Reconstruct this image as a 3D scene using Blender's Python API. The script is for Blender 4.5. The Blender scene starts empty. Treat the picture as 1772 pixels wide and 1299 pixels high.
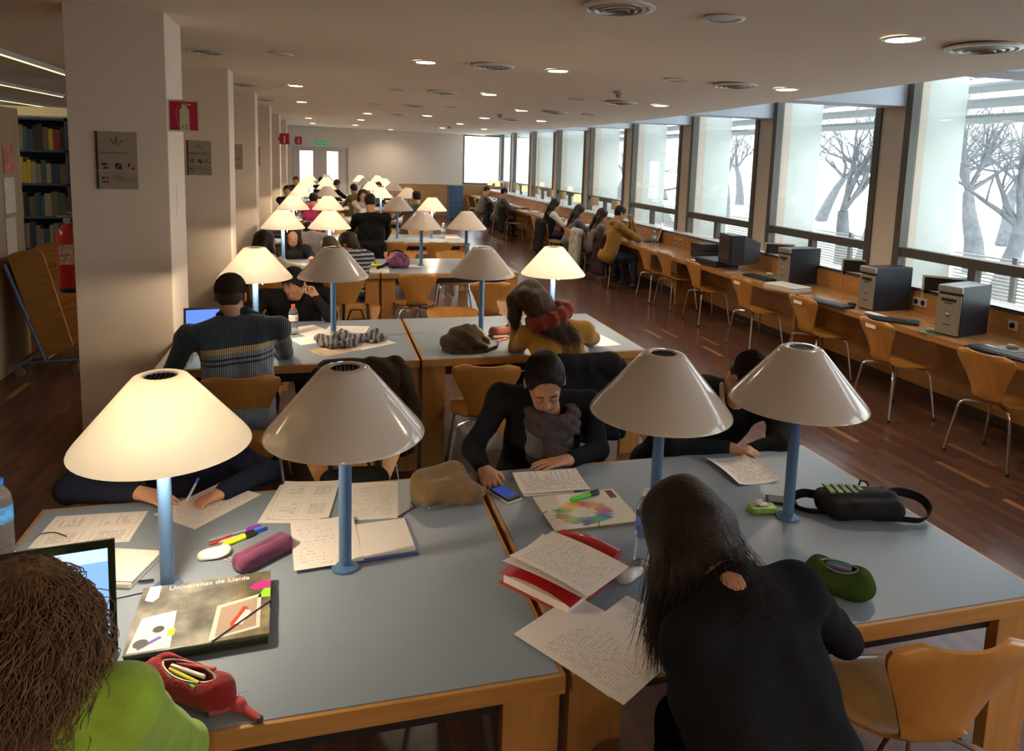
import bpy, bmesh, math, random
import numpy as np
from mathutils import Vector, Matrix
random.seed(7); rng = np.random.default_rng(7)
S = bpy.context.scene
COL = S.collection
PI = math.pi

# ------------------------------------------------------------------ camera
FPX, CX, CY = 1247.68, 894.99, 439.78
PITCH, ROLL, YAW, EYE = -.1302, .0299, .2635, 2.0288
_F = Vector((math.sin(YAW)*math.cos(PITCH), math.cos(YAW)*math.cos(PITCH), math.sin(PITCH)))
_R = Vector((math.cos(YAW), -math.sin(YAW), 0)); _U = _R.cross(_F)
_R, _U = _R*math.cos(ROLL)+_U*math.sin(ROLL), -_R*math.sin(ROLL)+_U*math.cos(ROLL)
EYEP = Vector((0, 0, EYE))
cam = bpy.data.cameras.new('camera'); cam_o = bpy.data.objects.new('camera', cam); COL.objects.link(cam_o)
cam.sensor_width = 36; cam.sensor_fit = 'HORIZONTAL'; cam.lens = FPX/1772*36
cam.shift_x = (886-CX)/1772; cam.shift_y = -(649.5-CY)/1772
cam.clip_end = 400; cam.clip_start = .05
_m = Matrix((_R, _U, -_F)).transposed().to_4x4(); _m.translation = EYEP
cam_o.matrix_world = _m
S.camera = cam_o

def at(u, v, z=None, y=None, x=None):
    """the point of the room seen at a measured spot of the photograph, on the plane of a given height / depth"""
    d = _F+_R*((u-CX)/FPX)-_U*((v-CY)/FPX)
    t = (z-EYE)/d.z if z is not None else y/d.y if y is not None else x/d.x
    return EYEP+d*t

# ------------------------------------------------------------------ world, exposure, daylight
S.view_settings.view_transform = 'Standard'; S.view_settings.look = 'None'
S.view_settings.exposure = 1.27; S.view_settings.gamma = 1; S.view_settings.use_curve_mapping = False
W = bpy.data.worlds.new('world'); S.world = W; W.use_nodes = True
_n = W.node_tree.nodes; _l = W.node_tree.links
_bg = _n['Background']; _bg.inputs[1].default_value = 2.2
_tc = _n.new('ShaderNodeTexCoord'); _sx = _n.new('ShaderNodeSeparateXYZ'); _cr = _n.new('ShaderNodeValToRGB')
_l.new(_tc.outputs['Generated'], _sx.inputs[0]); _l.new(_sx.outputs['Z'], _cr.inputs[0]); _l.new(_cr.outputs[0], _bg.inputs[0])
_cr.color_ramp.elements[0].position = 0.0; _cr.color_ramp.elements[0].color = (.93, .96, 1, 1)
_cr.color_ramp.elements[1].position = .6; _cr.color_ramp.elements[1].color = (.80, .87, 1, 1)
S.cycles.max_bounces = 7; S.cycles.diffuse_bounces = 4; S.cycles.glossy_bounces = 3
S.cycles.transmission_bounces = 6; S.cycles.transparent_max_bounces = 12
S.cycles.sample_clamp_indirect = 4.0; S.cycles.use_denoising = True
S.cycles.caustics_reflective = False; S.cycles.caustics_refractive = False

def area(name, loc, rot, sx, sy, power, col, portal=False, spread=PI):
    L = bpy.data.lights.new(name, 'AREA'); L.shape = 'RECTANGLE'; L.size = sx; L.size_y = sy; L.energy = power; L.color = col
    L.spread = spread
    if portal: L.cycles.is_portal = True
    o = bpy.data.objects.new(name, L); o.location = loc; o.rotation_euler = rot; COL.objects.link(o); return o
# sky portals in the window openings
for _y0, _y1 in ((-7.5, -.5), (-.5, 5.9), (5.9, 12.8), (12.8, 19.5), (19.5, 25)):
    _ym = (_y0+_y1)/2
    area('window_portal', (5.46+.03*_ym, _ym, 1.95), (0, PI/2, .0), 1.9, _y1-_y0, 1, (1, 1, 1), True)

# ------------------------------------------------------------------ materials
def new_mat(name):
    m = bpy.data.materials.new(name); m.use_nodes = True
    return m, m.node_tree.nodes, m.node_tree.links, m.node_tree.nodes['Principled BSDF']
def mat(name, col, rough=.6, metal=0, var=0.0, vscale=8, bump=0.0, bscale=60, coat=0, spec=.5, stretch=None, sheen=0, trans=0, ior=1.45, alpha=1, emit=None, estr=0):
    m, n, l, b = new_mat(name)
    b.inputs['Base Color'].default_value = (*col, 1); b.inputs['Roughness'].default_value = rough
    b.inputs['Metallic'].default_value = metal; b.inputs['Coat Weight'].default_value = coat
    b.inputs['Specular IOR Level'].default_value = spec; b.inputs['Sheen Weight'].default_value = sheen
    b.inputs['Transmission Weight'].default_value = trans; b.inputs['IOR'].default_value = ior; b.inputs['Alpha'].default_value = alpha
    if emit: b.inputs['Emission Color'].default_value = (*emit, 1); b.inputs['Emission Strength'].default_value = estr
    if var or bump:
        tc = n.new('ShaderNodeTexCoord'); mp = n.new('ShaderNodeMapping'); l.new(tc.outputs['Object'], mp.inputs[0])
        if stretch: mp.inputs['Scale'].default_value = stretch
    if var:
        t = n.new('ShaderNodeTexNoise'); t.inputs['Scale'].default_value = vscale; t.inputs['Detail'].default_value = 5
        l.new(mp.outputs[0], t.inputs[0])
        r = n.new('ShaderNodeValToRGB'); l.new(t.outputs[0], r.inputs[0]); l.new(r.outputs[0], b.inputs['Base Color'])
        r.color_ramp.elements[0].position = .3; r.color_ramp.elements[1].position = .7
        r.color_ramp.elements[0].color = (*[c*(1-var) for c in col], 1)
        r.color_ramp.elements[1].color = (*[min(1, c*(1+var)) for c in col], 1)
    if bump:
        t2 = n.new('ShaderNodeTexNoise'); t2.inputs['Scale'].default_value = bscale; t2.inputs['Detail'].default_value = 4
        l.new(mp.outputs[0], t2.inputs[0]); bp = n.new('ShaderNodeBump'); bp.inputs['Strength'].default_value = bump; bp.inputs['Distance'].default_value = .01
        l.new(t2.outputs[0], bp.inputs['Height']); l.new(bp.outputs[0], b.inputs['Normal'])
    return m

M = {}
M['ceiling'] = mat('ceiling_plaster', (.92, .82, .69), .9, var=.03, vscale=.6)
M['plaster'] = mat('white_plaster', (.78, .64, .52), .85, var=.04, vscale=1.5, bump=.05, bscale=90)
M['wallwhite'] = mat('end_wall_paint', (.78, .70, .63), .85, var=.03, vscale=.8)
M['pier'] = mat('pier_paint', (.62, .52, .42), .8, var=.04, vscale=2)
M['beam'] = mat('beam_paint', (.66, .70, .78), .8, var=.02)
M['doorpaint'] = mat('door_paint', (.62, .56, .53), .6, var=.02)
M['frame'] = mat('bronze_window_frame', (.10, .088, .07), .5, metal=.2)
M['beech'] = mat('beech_wood', (.42, .20, .055), .42, var=.16, vscale=3.5, stretch=(1, 9, 9), coat=.15, bump=.02)
M['beechv'] = mat('beech_wood_upright', (.42, .20, .055), .42, var=.16, vscale=3.5, stretch=(9, 9, 1), coat=.15, bump=.02)
M['ply'] = mat('moulded_beech_ply', (.47, .21, .045), .33, var=.1, vscale=3, stretch=(9, 1, 1), coat=.35)
M['benchwood'] = mat('bench_beech_veneer', (.40, .19, .06), .25, var=.14, vscale=3, stretch=(9, 1, 9), coat=.3)
M['laminate'] = mat('blue_grey_laminate', (.225, .268, .325), .33, var=.03, vscale=2, bump=.02, bscale=300)
M['chrome'] = mat('chrome_steel', (.72, .71, .69), .16, metal=1)
M['bluepole'] = mat('blue_painted_steel', (.075, .15, .29), .35, coat=.3)
M['black'] = mat('black_plastic', (.012, .012, .014), .4)
M['dark'] = mat('dark_grey_plastic', (.03, .03, .035), .5)
M['case'] = mat('computer_case_steel', (.018, .022, .035), .32, spec=.6)
M['silver'] = mat('silver_plastic', (.34, .30, .26), .35, metal=.5)
M['beige'] = mat('beige_plastic', (.52, .46, .38), .45)
M['white'] = mat('white_plastic', (.72, .70, .66), .35)
M['skin'] = mat('skin', (.50, .25, .145), .5, var=.08, vscale=14, bump=.04, bscale=200)
M['red'] = mat('red_enamel', (.55, .02, .02), .3, coat=.4)

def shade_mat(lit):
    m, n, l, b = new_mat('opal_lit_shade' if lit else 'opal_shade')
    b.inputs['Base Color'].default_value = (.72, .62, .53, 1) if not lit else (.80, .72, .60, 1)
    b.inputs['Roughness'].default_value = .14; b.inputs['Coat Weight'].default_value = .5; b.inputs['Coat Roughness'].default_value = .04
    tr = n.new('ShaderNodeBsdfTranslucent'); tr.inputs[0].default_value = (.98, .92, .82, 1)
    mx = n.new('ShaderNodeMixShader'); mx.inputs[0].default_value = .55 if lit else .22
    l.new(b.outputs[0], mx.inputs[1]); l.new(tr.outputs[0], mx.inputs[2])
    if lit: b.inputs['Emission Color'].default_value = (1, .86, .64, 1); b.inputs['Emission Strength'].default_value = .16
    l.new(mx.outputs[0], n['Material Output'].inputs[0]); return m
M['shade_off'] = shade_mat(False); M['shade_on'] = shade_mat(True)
M['bulb'] = mat('glowing_bulb', (1, .9, .7), emit=(1, .72, .38), estr=14)
M['bulb_off'] = mat('bulb_glass_off', (.8, .8, .78), .3)
M['downlight'] = mat('downlight_lamp', (1, .95, .9), emit=(1, .83, .62), estr=9)
M['tube'] = mat('fluorescent_tube', (1, .9, .7), emit=(1, .76, .36), estr=.9)

def floor_mat():
    m, n, l, b = new_mat('jatoba_parquet')
    tc = n.new('ShaderNodeTexCoord'); mp = n.new('ShaderNodeMapping'); l.new(tc.outputs['Object'], mp.inputs[0])
    mp.inputs['Rotation'].default_value = (0, 0, PI/2)
    br = n.new('ShaderNodeTexBrick'); l.new(mp.outputs[0], br.inputs[0])
    br.inputs['Scale'].default_value = 1; br.inputs['Brick Width'].default_value = .42; br.inputs['Row Height'].default_value = .052
    br.inputs['Mortar Size'].default_value = .0008; br.offset = .37; br.inputs['Bias'].default_value = 0
    br.inputs['Color1'].default_value = (0, 0, 0, 1); br.inputs['Color2'].default_value = (1, 1, 1, 1); br.inputs['Mortar'].default_value = (.2, .2, .2, 1)
    r = n.new('ShaderNodeValToRGB'); e = r.color_ramp.elements
    e[0].position = 0; e[0].color = (.065, .019, .008, 1); e[1].position = 1; e[1].color = (.36, .16, .05, 1)
    for p, c in ((.35, (.080, .026, .011)), (.7, (.110, .037, .015)), (.975, (.125, .042, .017)), (.985, (.26, .11, .035))):
        k = e.new(p); k.color = (*c, 1)
    nz = n.new('ShaderNodeTexNoise'); nz.inputs['Scale'].default_value = 3; nz.inputs['Detail'].default_value = 6
    mp2 = n.new('ShaderNodeMapping'); mp2.inputs['Scale'].default_value = (14, 1.2, 1); l.new(tc.outputs['Object'], mp2.inputs[0]); l.new(mp2.outputs[0], nz.inputs[0])
    l.new(br.outputs[0], r.inputs[0]); mx = n.new('ShaderNodeMixRGB'); mx.blend_type = 'MULTIPLY'; mx.inputs[0].default_value = .35
    l.new(r.outputs[0], mx.inputs[1]); l.new(nz.outputs[0], mx.inputs[2])
    g = n.new('ShaderNodeBrightContrast'); g.inputs['Bright'].default_value = .018; l.new(mx.outputs[0], g.inputs[0]); l.new(g.outputs[0], b.inputs['Base Color'])
    b.inputs['Roughness'].default_value = .27; b.inputs['Specular IOR Level'].default_value = .32
    return m
M['floor'] = floor_mat()

def glass_mat(tint=(.93, .97, .96), refl=.06):
    m, n, l, b = new_mat('window_glass')
    t = n.new('ShaderNodeBsdfTransparent'); t.inputs[0].default_value = (*tint, 1)
    g = n.new('ShaderNodeBsdfGlossy'); g.inputs['Roughness'].default_value = .02
    fr = n.new('ShaderNodeLayerWeight'); fr.inputs[0].default_value = .5
    pw = n.new('ShaderNodeMath'); pw.operation = 'POWER'; l.new(fr.outputs['Facing'], pw.inputs[0]); pw.inputs[1].default_value = 5
    sc = n.new('ShaderNodeMath'); sc.operation = 'MULTIPLY_ADD'; l.new(pw.outputs[0], sc.inputs[0]); sc.inputs[1].default_value = .75; sc.inputs[2].default_value = .035
    mx = n.new('ShaderNodeMixShader'); l.new(sc.outputs[0], mx.inputs[0]); l.new(t.outputs[0], mx.inputs[1]); l.new(g.outputs[0], mx.inputs[2])
    l.new(mx.outputs[0], n['Material Output'].inputs[0]); return m
M['glass'] = glass_mat()
M['pet'] = mat('clear_bottle_plastic', (.93, .95, .97), .08, trans=.92, ior=1.15)

def text_mat(name, paper=(.78, .70, .64), ink=(.12, .11, .12), pitch=.009, fill=.5, word=.012, thr=.45, box=None, mx0=.02, w=.21, h=.297, blob=0):
    """printed or handwritten lines on a sheet, in metres of its own UV"""
    m, n, l, b = new_mat(name); b.inputs['Roughness'].default_value = .75
    uv = n.new('ShaderNodeUVMap'); sp = n.new('ShaderNodeSeparateXYZ'); l.new(uv.outputs[0], sp.inputs[0])
    def mth(op, a, c=None):
        k = n.new('ShaderNodeMath'); k.operation = op
        for i, q in enumerate((a, c)):
            if q is None: continue
            if isinstance(q, (int, float)): k.inputs[i].default_value = q
            else: l.new(q, k.inputs[i])
        return k.outputs[0]
    x, y = sp.outputs[0], sp.outputs[1]
    row = mth('FLOOR', mth('DIVIDE', y, pitch)); fr = mth('FRACT', mth('DIVIDE', y, pitch))
    line = mth('LESS_THAN', fr, fill)
    cv = n.new('ShaderNodeCombineXYZ'); l.new(mth('DIVIDE', x, word), cv.inputs[0]); l.new(mth('MULTIPLY', row, 3.7), cv.inputs[1])
    nz = n.new('ShaderNodeTexNoise'); nz.inputs['Scale'].default_value = 1; nz.inputs['Detail'].default_value = 3; l.new(cv.outputs[0], nz.inputs[0])
    k = mth('MULTIPLY', line, mth('GREATER_THAN', nz.outputs[0], thr))
    cv2 = n.new('ShaderNodeCombineXYZ'); l.new(mth('MULTIPLY', row, 1.31), cv2.inputs[0]); l.new(mth('FLOOR', mth('DIVIDE', row, 4)), cv2.inputs[1])
    nz2 = n.new('ShaderNodeTexWhiteNoise'); nz2.noise_dimensions = '2D'; l.new(cv2.outputs[0], nz2.inputs['Vector'])
    endx = mth('ADD', mth('MULTIPLY', nz2.outputs['Value'], w*.45), w*.5)
    k = mth('MULTIPLY', k, mth('LESS_THAN', x, mth('MINIMUM', endx, w-mx0))); k = mth('MULTIPLY', k, mth('GREATER_THAN', x, mx0))
    k = mth('MULTIPLY', k, mth('GREATER_THAN', y, .02)); k = mth('MULTIPLY', k, mth('LESS_THAN', y, h-.025))
    if box:   # slide frames printed on the sheet: nx by ny boxes
        nx, ny = box
        fx = mth('FRACT', mth('DIVIDE', x, w/nx)); fy = mth('FRACT', mth('DIVIDE', y, h/ny))
        def band(f, lo, hi): return mth('MULTIPLY', mth('GREATER_THAN', f, lo), mth('LESS_THAN', f, hi))
        inn = mth('MULTIPLY', band(fx, .2, .8), band(fy, .22, .78))
        fr1 = mth('SUBTRACT', mth('MULTIPLY', band(fx, .1, .9), band(fy, .1, .9)), mth('MULTIPLY', band(fx, .115, .885), band(fy, .12, .88)))
        k = mth('MAXIMUM', mth('MULTIPLY', k, inn), mth('MULTIPLY', fr1, .6))
    mx = n.new('ShaderNodeMixRGB'); l.new(mth('MULTIPLY', k, .5), mx.inputs[0]); mx.inputs[1].default_value = (*paper, 1); mx.inputs[2].default_value = (*ink, 1)
    l.new(mx.outputs[0], b.inputs['Base Color']); return m
M['print'] = text_mat('printed_paper')
M['slides'] = text_mat('printed_slides_paper', pitch=.008, box=(2, 2), thr=.42)
M['notes'] = text_mat('handwritten_paper', ink=(.16, .15, .2), pitch=.0085, fill=.4, word=.006, thr=.5)
M['bluenotes'] = text_mat('blue_handwritten_paper', ink=(.1, .2, .6), pitch=.02, fill=.25, word=.01, thr=.55)
M['blank'] = mat('blank_paper', (.78, .70, .64), .75)
M['whitepaper'] = mat('white_paper', (.80, .76, .72), .7)

# ------------------------------------------------------------------ mesh helpers
def link(o, parent=None):
    COL.objects.link(o)
    if parent is not None: o.parent = parent
    return o
def tag(o, label=None, cat=None, group=None, kind=None):
    if label: o['label'] = label
    if cat: o['category'] = cat
    if group: o['group'] = group
    if kind: o['kind'] = kind
    return o
def thing(name, label, cat, loc=(0, 0, 0), rz=0, group=None):
    o = bpy.data.objects.new(name, None); o.empty_display_size = .1; COL.objects.link(o)
    o.location = loc; o.rotation_euler = (0, 0, rz); return tag(o, label, cat, group)
class MB:
    def __init__(s): s.v = []; s.f = []; s.uv = None
    def add(s, V, F, M4=None):
        b = len(s.v)
        for p in V:
            p = Vector(p)
            if M4 is not None: p = M4 @ p
            s.v.append(tuple(p))
        s.f += [tuple(b+i for i in f) for f in F]; return s
    def box(s, lo, hi, M4=None, c=0.0):
        x0, y0, z0 = lo; x1, y1, z1 = hi
        if c <= 0:
            V = [(x0, y0, z0), (x1, y0, z0), (x1, y1, z0), (x0, y1, z0), (x0, y0, z1), (x1, y0, z1), (x1, y1, z1), (x0, y1, z1)]
            return s.add(V, [(3, 2, 1, 0), (4, 5, 6, 7), (0, 1, 5, 4), (1, 2, 6, 5), (2, 3, 7, 6), (3, 0, 4, 7)], M4)
        bm = bmesh.new(); bmesh.ops.create_cube(bm, size=1)
        for v in bm.verts: v.co = Vector((x0+(v.co.x+.5)*(x1-x0), y0+(v.co.y+.5)*(y1-y0), z0+(v.co.z+.5)*(z1-z0)))
        bmesh.ops.bevel(bm, geom=bm.edges[:], offset=c, segments=2, affect='EDGES', profile=.6)
        bm.verts.index_update(); s.add([v.co.copy() for v in bm.verts], [[v.index for v in f.verts] for f in bm.faces], M4); bm.free(); return s
    def lathe(s, prof, n=24, M4=None, cap=True):
        V = []; F = []
        for r, z in prof:
            for i in range(n):
                a = 2*PI*i/n; V.append((r*math.cos(a), r*math.sin(a), z))
        for j in range(len(prof)-1):
            for i in range(n):
                k = (i+1) % n; F.append((j*n+i, j*n+k, (j+1)*n+k, (j+1)*n+i))
        if cap:
            if prof[0][0] > 1e-4: F.append(tuple(range(n-1, -1, -1)))
            if prof[-1][0] > 1e-4: F.append(tuple((len(prof)-1)*n+i for i in range(n)))
        return s.add(V, F, M4)
    def cyl(s, a, b, r, r2=None, n=12):
        a = Vector(a); b = Vector(b); d = b-a; L = d.length
        if L < 1e-6: return s
        q = d.to_track_quat('Z', 'Y').to_matrix().to_4x4(); q.translation = a
        return s.lathe([(r, 0), (r2 if r2 is not None else r, L)], n, q)
    def tube(s, pts, r, n=8, caps=True, flat=None):
        pts = [Vector(p) for p in pts]; V = []; F = []; m = len(pts); up = None
        for i, p in enumerate(pts):
            t = (pts[min(i+1, m-1)]-pts[max(i-1, 0)])
            t = t.normalized() if t.length > 1e-9 else Vector((0, 0, 1))
            if up is None: up = Vector((0, 0, 1)) if abs(t.z) < .9 else Vector((1, 0, 0))
            sd = t.cross(up)
            sd = sd.normalized() if sd.length > 1e-6 else Vector((1, 0, 0))
            up = sd.cross(t).normalized()
            rr = r[i] if isinstance(r, (list, tuple)) else r
            w, h = (rr, rr) if flat is None else flat
            for k in range(n):
                a = 2*PI*k/n; V.append(p+sd*(w*math.cos(a))+up*(h*math.sin(a)))
        for i in range(m-1):
            for k in range(n):
                q = (k+1) % n; F.append((i*n+k, i*n+q, (i+1)*n+q, (i+1)*n+k))
        if caps: F.append(tuple(range(n-1, -1, -1))); F.append(tuple((m-1)*n+k for k in range(n)))
        return s.add(V, F)
    def ball(s, c, r, n=12, M4=None):
        rx, ry, rz = (r, r, r) if isinstance(r, (int, float)) else r
        V = [(0, 0, -1)]; F = []
        m = max(4, n//2)
        for j in range(1, m):
            t = -PI/2+PI*j/m
            for i in range(n): V.append((math.cos(t)*math.cos(2*PI*i/n), math.cos(t)*math.sin(2*PI*i/n), math.sin(t)))
        V.append((0, 0, 1)); last = len(V)-1
        for i in range(n):
            k = (i+1) % n; F.append((0, 1+k, 1+i)); F.append((last, 1+(m-2)*n+i, 1+(m-2)*n+k))
            for j in range(m-2): F.append((1+j*n+i, 1+j*n+k, 1+(j+1)*n+k, 1+(j+1)*n+i))
        V = [Vector((c[0]+x*rx, c[1]+y*ry, c[2]+z*rz)) for x, y, z in V]
        return s.add(V, F, M4)
    def prism(s, pts, z0, z1, M4=None):
        n = len(pts); V = [(x, y, z0) for x, y in pts]+[(x, y, z1) for x, y in pts]
        F = [tuple(range(n-1, -1, -1)), tuple(range(n, 2*n))]+[(i, (i+1) % n, n+(i+1) % n, n+i) for i in range(n)]
        return s.add(V, F, M4)
    def build(s, name, m, parent=None, smooth=False, label=None):
        me = bpy.data.meshes.new(name); me.from_pydata(s.v, [], s.f)
        if m is not None: me.materials.append(M[m] if isinstance(m, str) else m)
        if smooth:
            me.polygons.foreach_set('use_smooth', [True]*len(me.polygons))
            try: me.set_sharp_from_angle(angle=math.radians(40))
            except Exception: pass
        me.update(); o = bpy.data.objects.new(name, me); link(o, parent)
        if label: o['label'] = label
        return o
def struct(o, label=None):
    o['kind'] = 'structure'; return o
def T(loc=(0, 0, 0), rz=0, rx=0, ry=0, s=1):
    return Matrix.Translation(Vector(loc)) @ Matrix.Rotation(rz, 4, 'Z') @ Matrix.Rotation(ry, 4, 'Y') @ Matrix.Rotation(rx, 4, 'X') @ Matrix.Scale(s, 4)
def text_obj(txt, size, m, parent, M4, name='lettering', ext=.0004, align='LEFT'):
    c = bpy.data.curves.new(name, 'FONT'); c.body = txt; c.size = size; c.extrude = ext; c.align_x = align
    o = bpy.data.objects.new(name, c); COL.objects.link(o)
    dg = bpy.context.evaluated_depsgraph_get(); me = bpy.data.meshes.new_from_object(o.evaluated_get(dg))
    bpy.data.objects.remove(o); bpy.data.curves.remove(c)
    me.transform(M4); me.materials.clear(); me.materials.append(M[m] if isinstance(m, str) else m)
    r = bpy.data.objects.new(name, me); link(r, parent); return r
def copy_tree(o, parent=None):
    c = o.copy(); COL.objects.link(c)
    if parent is not None: c.parent = parent
    for ch in list(o.children): copy_tree(ch, c)
    return c

# ------------------------------------------------------------------ soft bodies: one closed skin grown round tapered limbs
def cone(a, b, ra, rb=None, k=.02): return ('c', np.array(a, float), np.array(b, float), ra, ra if rb is None else rb, k)
def ell(c, r, R=None, k=.02, sub=False): return ('e', np.array(c, float), np.array(r, float), None if R is None else np.array(R, float), sub, k)
def skin(prims, vox, disp=None):
    lo = np.array([1e9]*3); hi = -lo
    bb = []
    for p in prims:
        if p[0] == 'c': r = max(p[3], p[4]); a = np.minimum(p[1], p[2])-r; b = np.maximum(p[1], p[2])+r
        else: r = p[2].max(); a = p[1]-r; b = p[1]+r
        mg = p[5]+2.5*vox; bb.append((a-mg, b+mg))
        if not (p[0] == 'e' and p[4]): lo = np.minimum(lo, a); hi = np.maximum(hi, b)
    lo = lo-4*vox; hi = hi+4*vox
    n = np.ceil((hi-lo)/vox).astype(int)+1
    D = np.full(n, 1.0, np.float32)
    ax = [lo[i]+vox*np.arange(n[i]) for i in range(3)]
    for p, (a, b) in zip(prims, bb):
        i0 = np.clip(np.floor((a-lo)/vox).astype(int), 0, n-1); i1 = np.clip(np.ceil((b-lo)/vox).astype(int)+1, 1, n)
        if (i1 <= i0).any(): continue
        X = ax[0][i0[0]:i1[0]][:, None, None].astype(np.float32); Y = ax[1][i0[1]:i1[1]][None, :, None].astype(np.float32); Z = ax[2][i0[2]:i1[2]][None, None, :].astype(np.float32)
        if p[0] == 'c':
            A, B = p[1], p[2]; v = B-A; L = v@v+1e-12
            x, y, z = X-np.float32(A[0]), Y-np.float32(A[1]), Z-np.float32(A[2])
            t = np.clip((x*v[0]+y*v[1]+z*v[2])/L, 0, 1)
            d = np.sqrt((x-t*v[0])**2+(y-t*v[1])**2+(z-t*v[2])**2)-(p[3]+(p[4]-p[3])*t)
        else:
            x, y, z = X-np.float32(p[1][0]), Y-np.float32(p[1][1]), Z-np.float32(p[1][2])
            if p[3] is not None:
                R = p[3]; x, y, z = R[0, 0]*x+R[1, 0]*y+R[2, 0]*z, R[0, 1]*x+R[1, 1]*y+R[2, 1]*z, R[0, 2]*x+R[1, 2]*y+R[2, 2]*z
            r = p[2]; k0 = np.sqrt((x/r[0])**2+(y/r[1])**2+(z/r[2])**2); k1 = np.sqrt((x/r[0]**2)**2+(y/r[1]**2)**2+(z/r[2]**2)**2)+1e-9
            d = k0*(k0-1)/k1
        d = d.astype(np.float32)
        sl = tuple(slice(i0[i], i1[i]) for i in range(3)); c = D[sl]; k = p[5]
        if p[0] == 'e' and p[4]:
            h = np.maximum(k-np.abs(c+d), 0)/k; D[sl] = np.maximum(c, -d)+h*h*k/4
        else:
            h = np.maximum(k-np.abs(c-d), 0)/k; D[sl] = np.minimum(c, d)-h*h*k/4
    if disp is not None:
        m = np.abs(D) < 4*vox+.03
        idx = np.nonzero(m)
        D[idx] += disp(ax[0][idx[0]], ax[1][idx[1]], ax[2][idx[2]]).astype(np.float32)
    D[0], D[-1] = 1, 1; D[:, 0], D[:, -1] = 1, 1; D[:, :, 0], D[:, :, -1] = 1, 1
    # surface nets
    ins = D < 0
    cnt = np.zeros(n-1, np.int8)
    for i in (0, 1):
        for j in (0, 1):
            for k in (0, 1): cnt += ins[i:n[0]-1+i, j:n[1]-1+j, k:n[2]-1+k]
    act = (cnt > 0) & (cnt < 8); C = np.argwhere(act)
    if len(C) == 0: return [], []
    idm = np.full(n-1, -1, np.int64); idm[act] = np.arange(len(C))
    P = np.zeros((len(C), 3)); Wt = np.zeros(len(C))
    cor = [(i, j, k) for i in (0, 1) for j in (0, 1) for k in (0, 1)]
    val = {c: D[C[:, 0]+c[0], C[:, 1]+c[1], C[:, 2]+c[2]] for c in cor}
    for a in cor:
        for d in range(3):
            if a[d] == 0:
                b = list(a); b[d] = 1; b = tuple(b); va, vb = val[a], val[b]
                x = (va < 0) != (vb < 0); t = np.where(x, va/np.where(x, va-vb, 1), 0)
                q = np.tile(np.array(a, float), (len(C), 1)); q[:, d] = t; P[x] += q[x]; Wt[x] += 1
    V = lo+(C+P/Wt[:, None])*vox
    F = []
    for d in range(3):
        o1, o2 = [(1, 2), (2, 0), (0, 1)][d]
        s0 = [slice(1, -1)]*3; s0[d] = slice(0, -1); s1 = [slice(1, -1)]*3; s1[d] = slice(1, None)
        A = ins[tuple(s0)]; B = ins[tuple(s1)]
        off = np.ones(3, int); off[d] = 0
        for sel, flip in ((A & ~B, False), (~A & B, True)):
            E = np.argwhere(sel)+off
            if not len(E): continue
            e1 = np.zeros(3, int); e1[o1] = 1; e2 = np.zeros(3, int); e2[o2] = 1
            q = [E-e1-e2, E-e2, E, E-e1]; ids = np.stack([idm[k[:, 0], k[:, 1], k[:, 2]] for k in q], 1)
            if flip: ids = ids[:, ::-1]
            F.append(ids)
    F = np.concatenate(F)
    # two rounds of smoothing
    for _ in range(2):
        acc = np.zeros_like(V); w = np.zeros(len(V))
        for a in range(4):
            for b in ((a+1) % 4, (a+3) % 4):
                np.add.at(acc, F[:, a], V[F[:, b]]); np.add.at(w, F[:, a], 1)
        V = V*.5+.5*acc/np.maximum(w, 1)[:, None]
    return V, F
def soft(name, prims, vox, m, parent=None, disp=None, label=None, extra=None):
    V, F = skin(prims, vox, disp)
    me = bpy.data.meshes.new(name)
    if extra is not None and len(extra.v):
        b = len(V); V = np.concatenate([np.asarray(V), np.array(extra.v)]); F = F.tolist()+[tuple(i+b for i in f) for f in extra.f]
        me.from_pydata(V.tolist(), [], F)
    else:
        nf = len(F); me.vertices.add(len(V)); me.vertices.foreach_set('co', np.asarray(V, np.float32).ravel())
        me.loops.add(nf*4); me.loops.foreach_set('vertex_index', np.asarray(F, np.int32).ravel())
        me.polygons.add(nf); me.polygons.foreach_set('loop_start', np.arange(0, nf*4, 4, dtype=np.int32))
        me.update(calc_edges=True); me.validate()
    me.polygons.foreach_set('use_smooth', [True]*len(me.polygons))
    me.materials.append(M[m] if isinstance(m, str) else m); me.update()
    o = bpy.data.objects.new(name, me); link(o, parent)
    if label: o['label'] = label
    return o
def folds(amp=.006, f=38, seed=0, dirv=(1, .6, .4)):
    r = np.random.default_rng(seed); ph = r.uniform(0, 6, 6); d = np.array(dirv)
    def g(x, y, z):
        a = x*d[0]+y*d[1]+z*d[2]; w = np.sin(x*17+ph[0])*np.cos(y*15+ph[1])+np.sin(z*21+ph[2]+x*9)
        return amp*(np.sin(a*f+w*1.6+ph[3])*.6+np.sin(a*f*.53+w*2.3+ph[4])*.5+.35*np.sin((x-z)*f*1.3+ph[5]+w))
    return g
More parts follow.
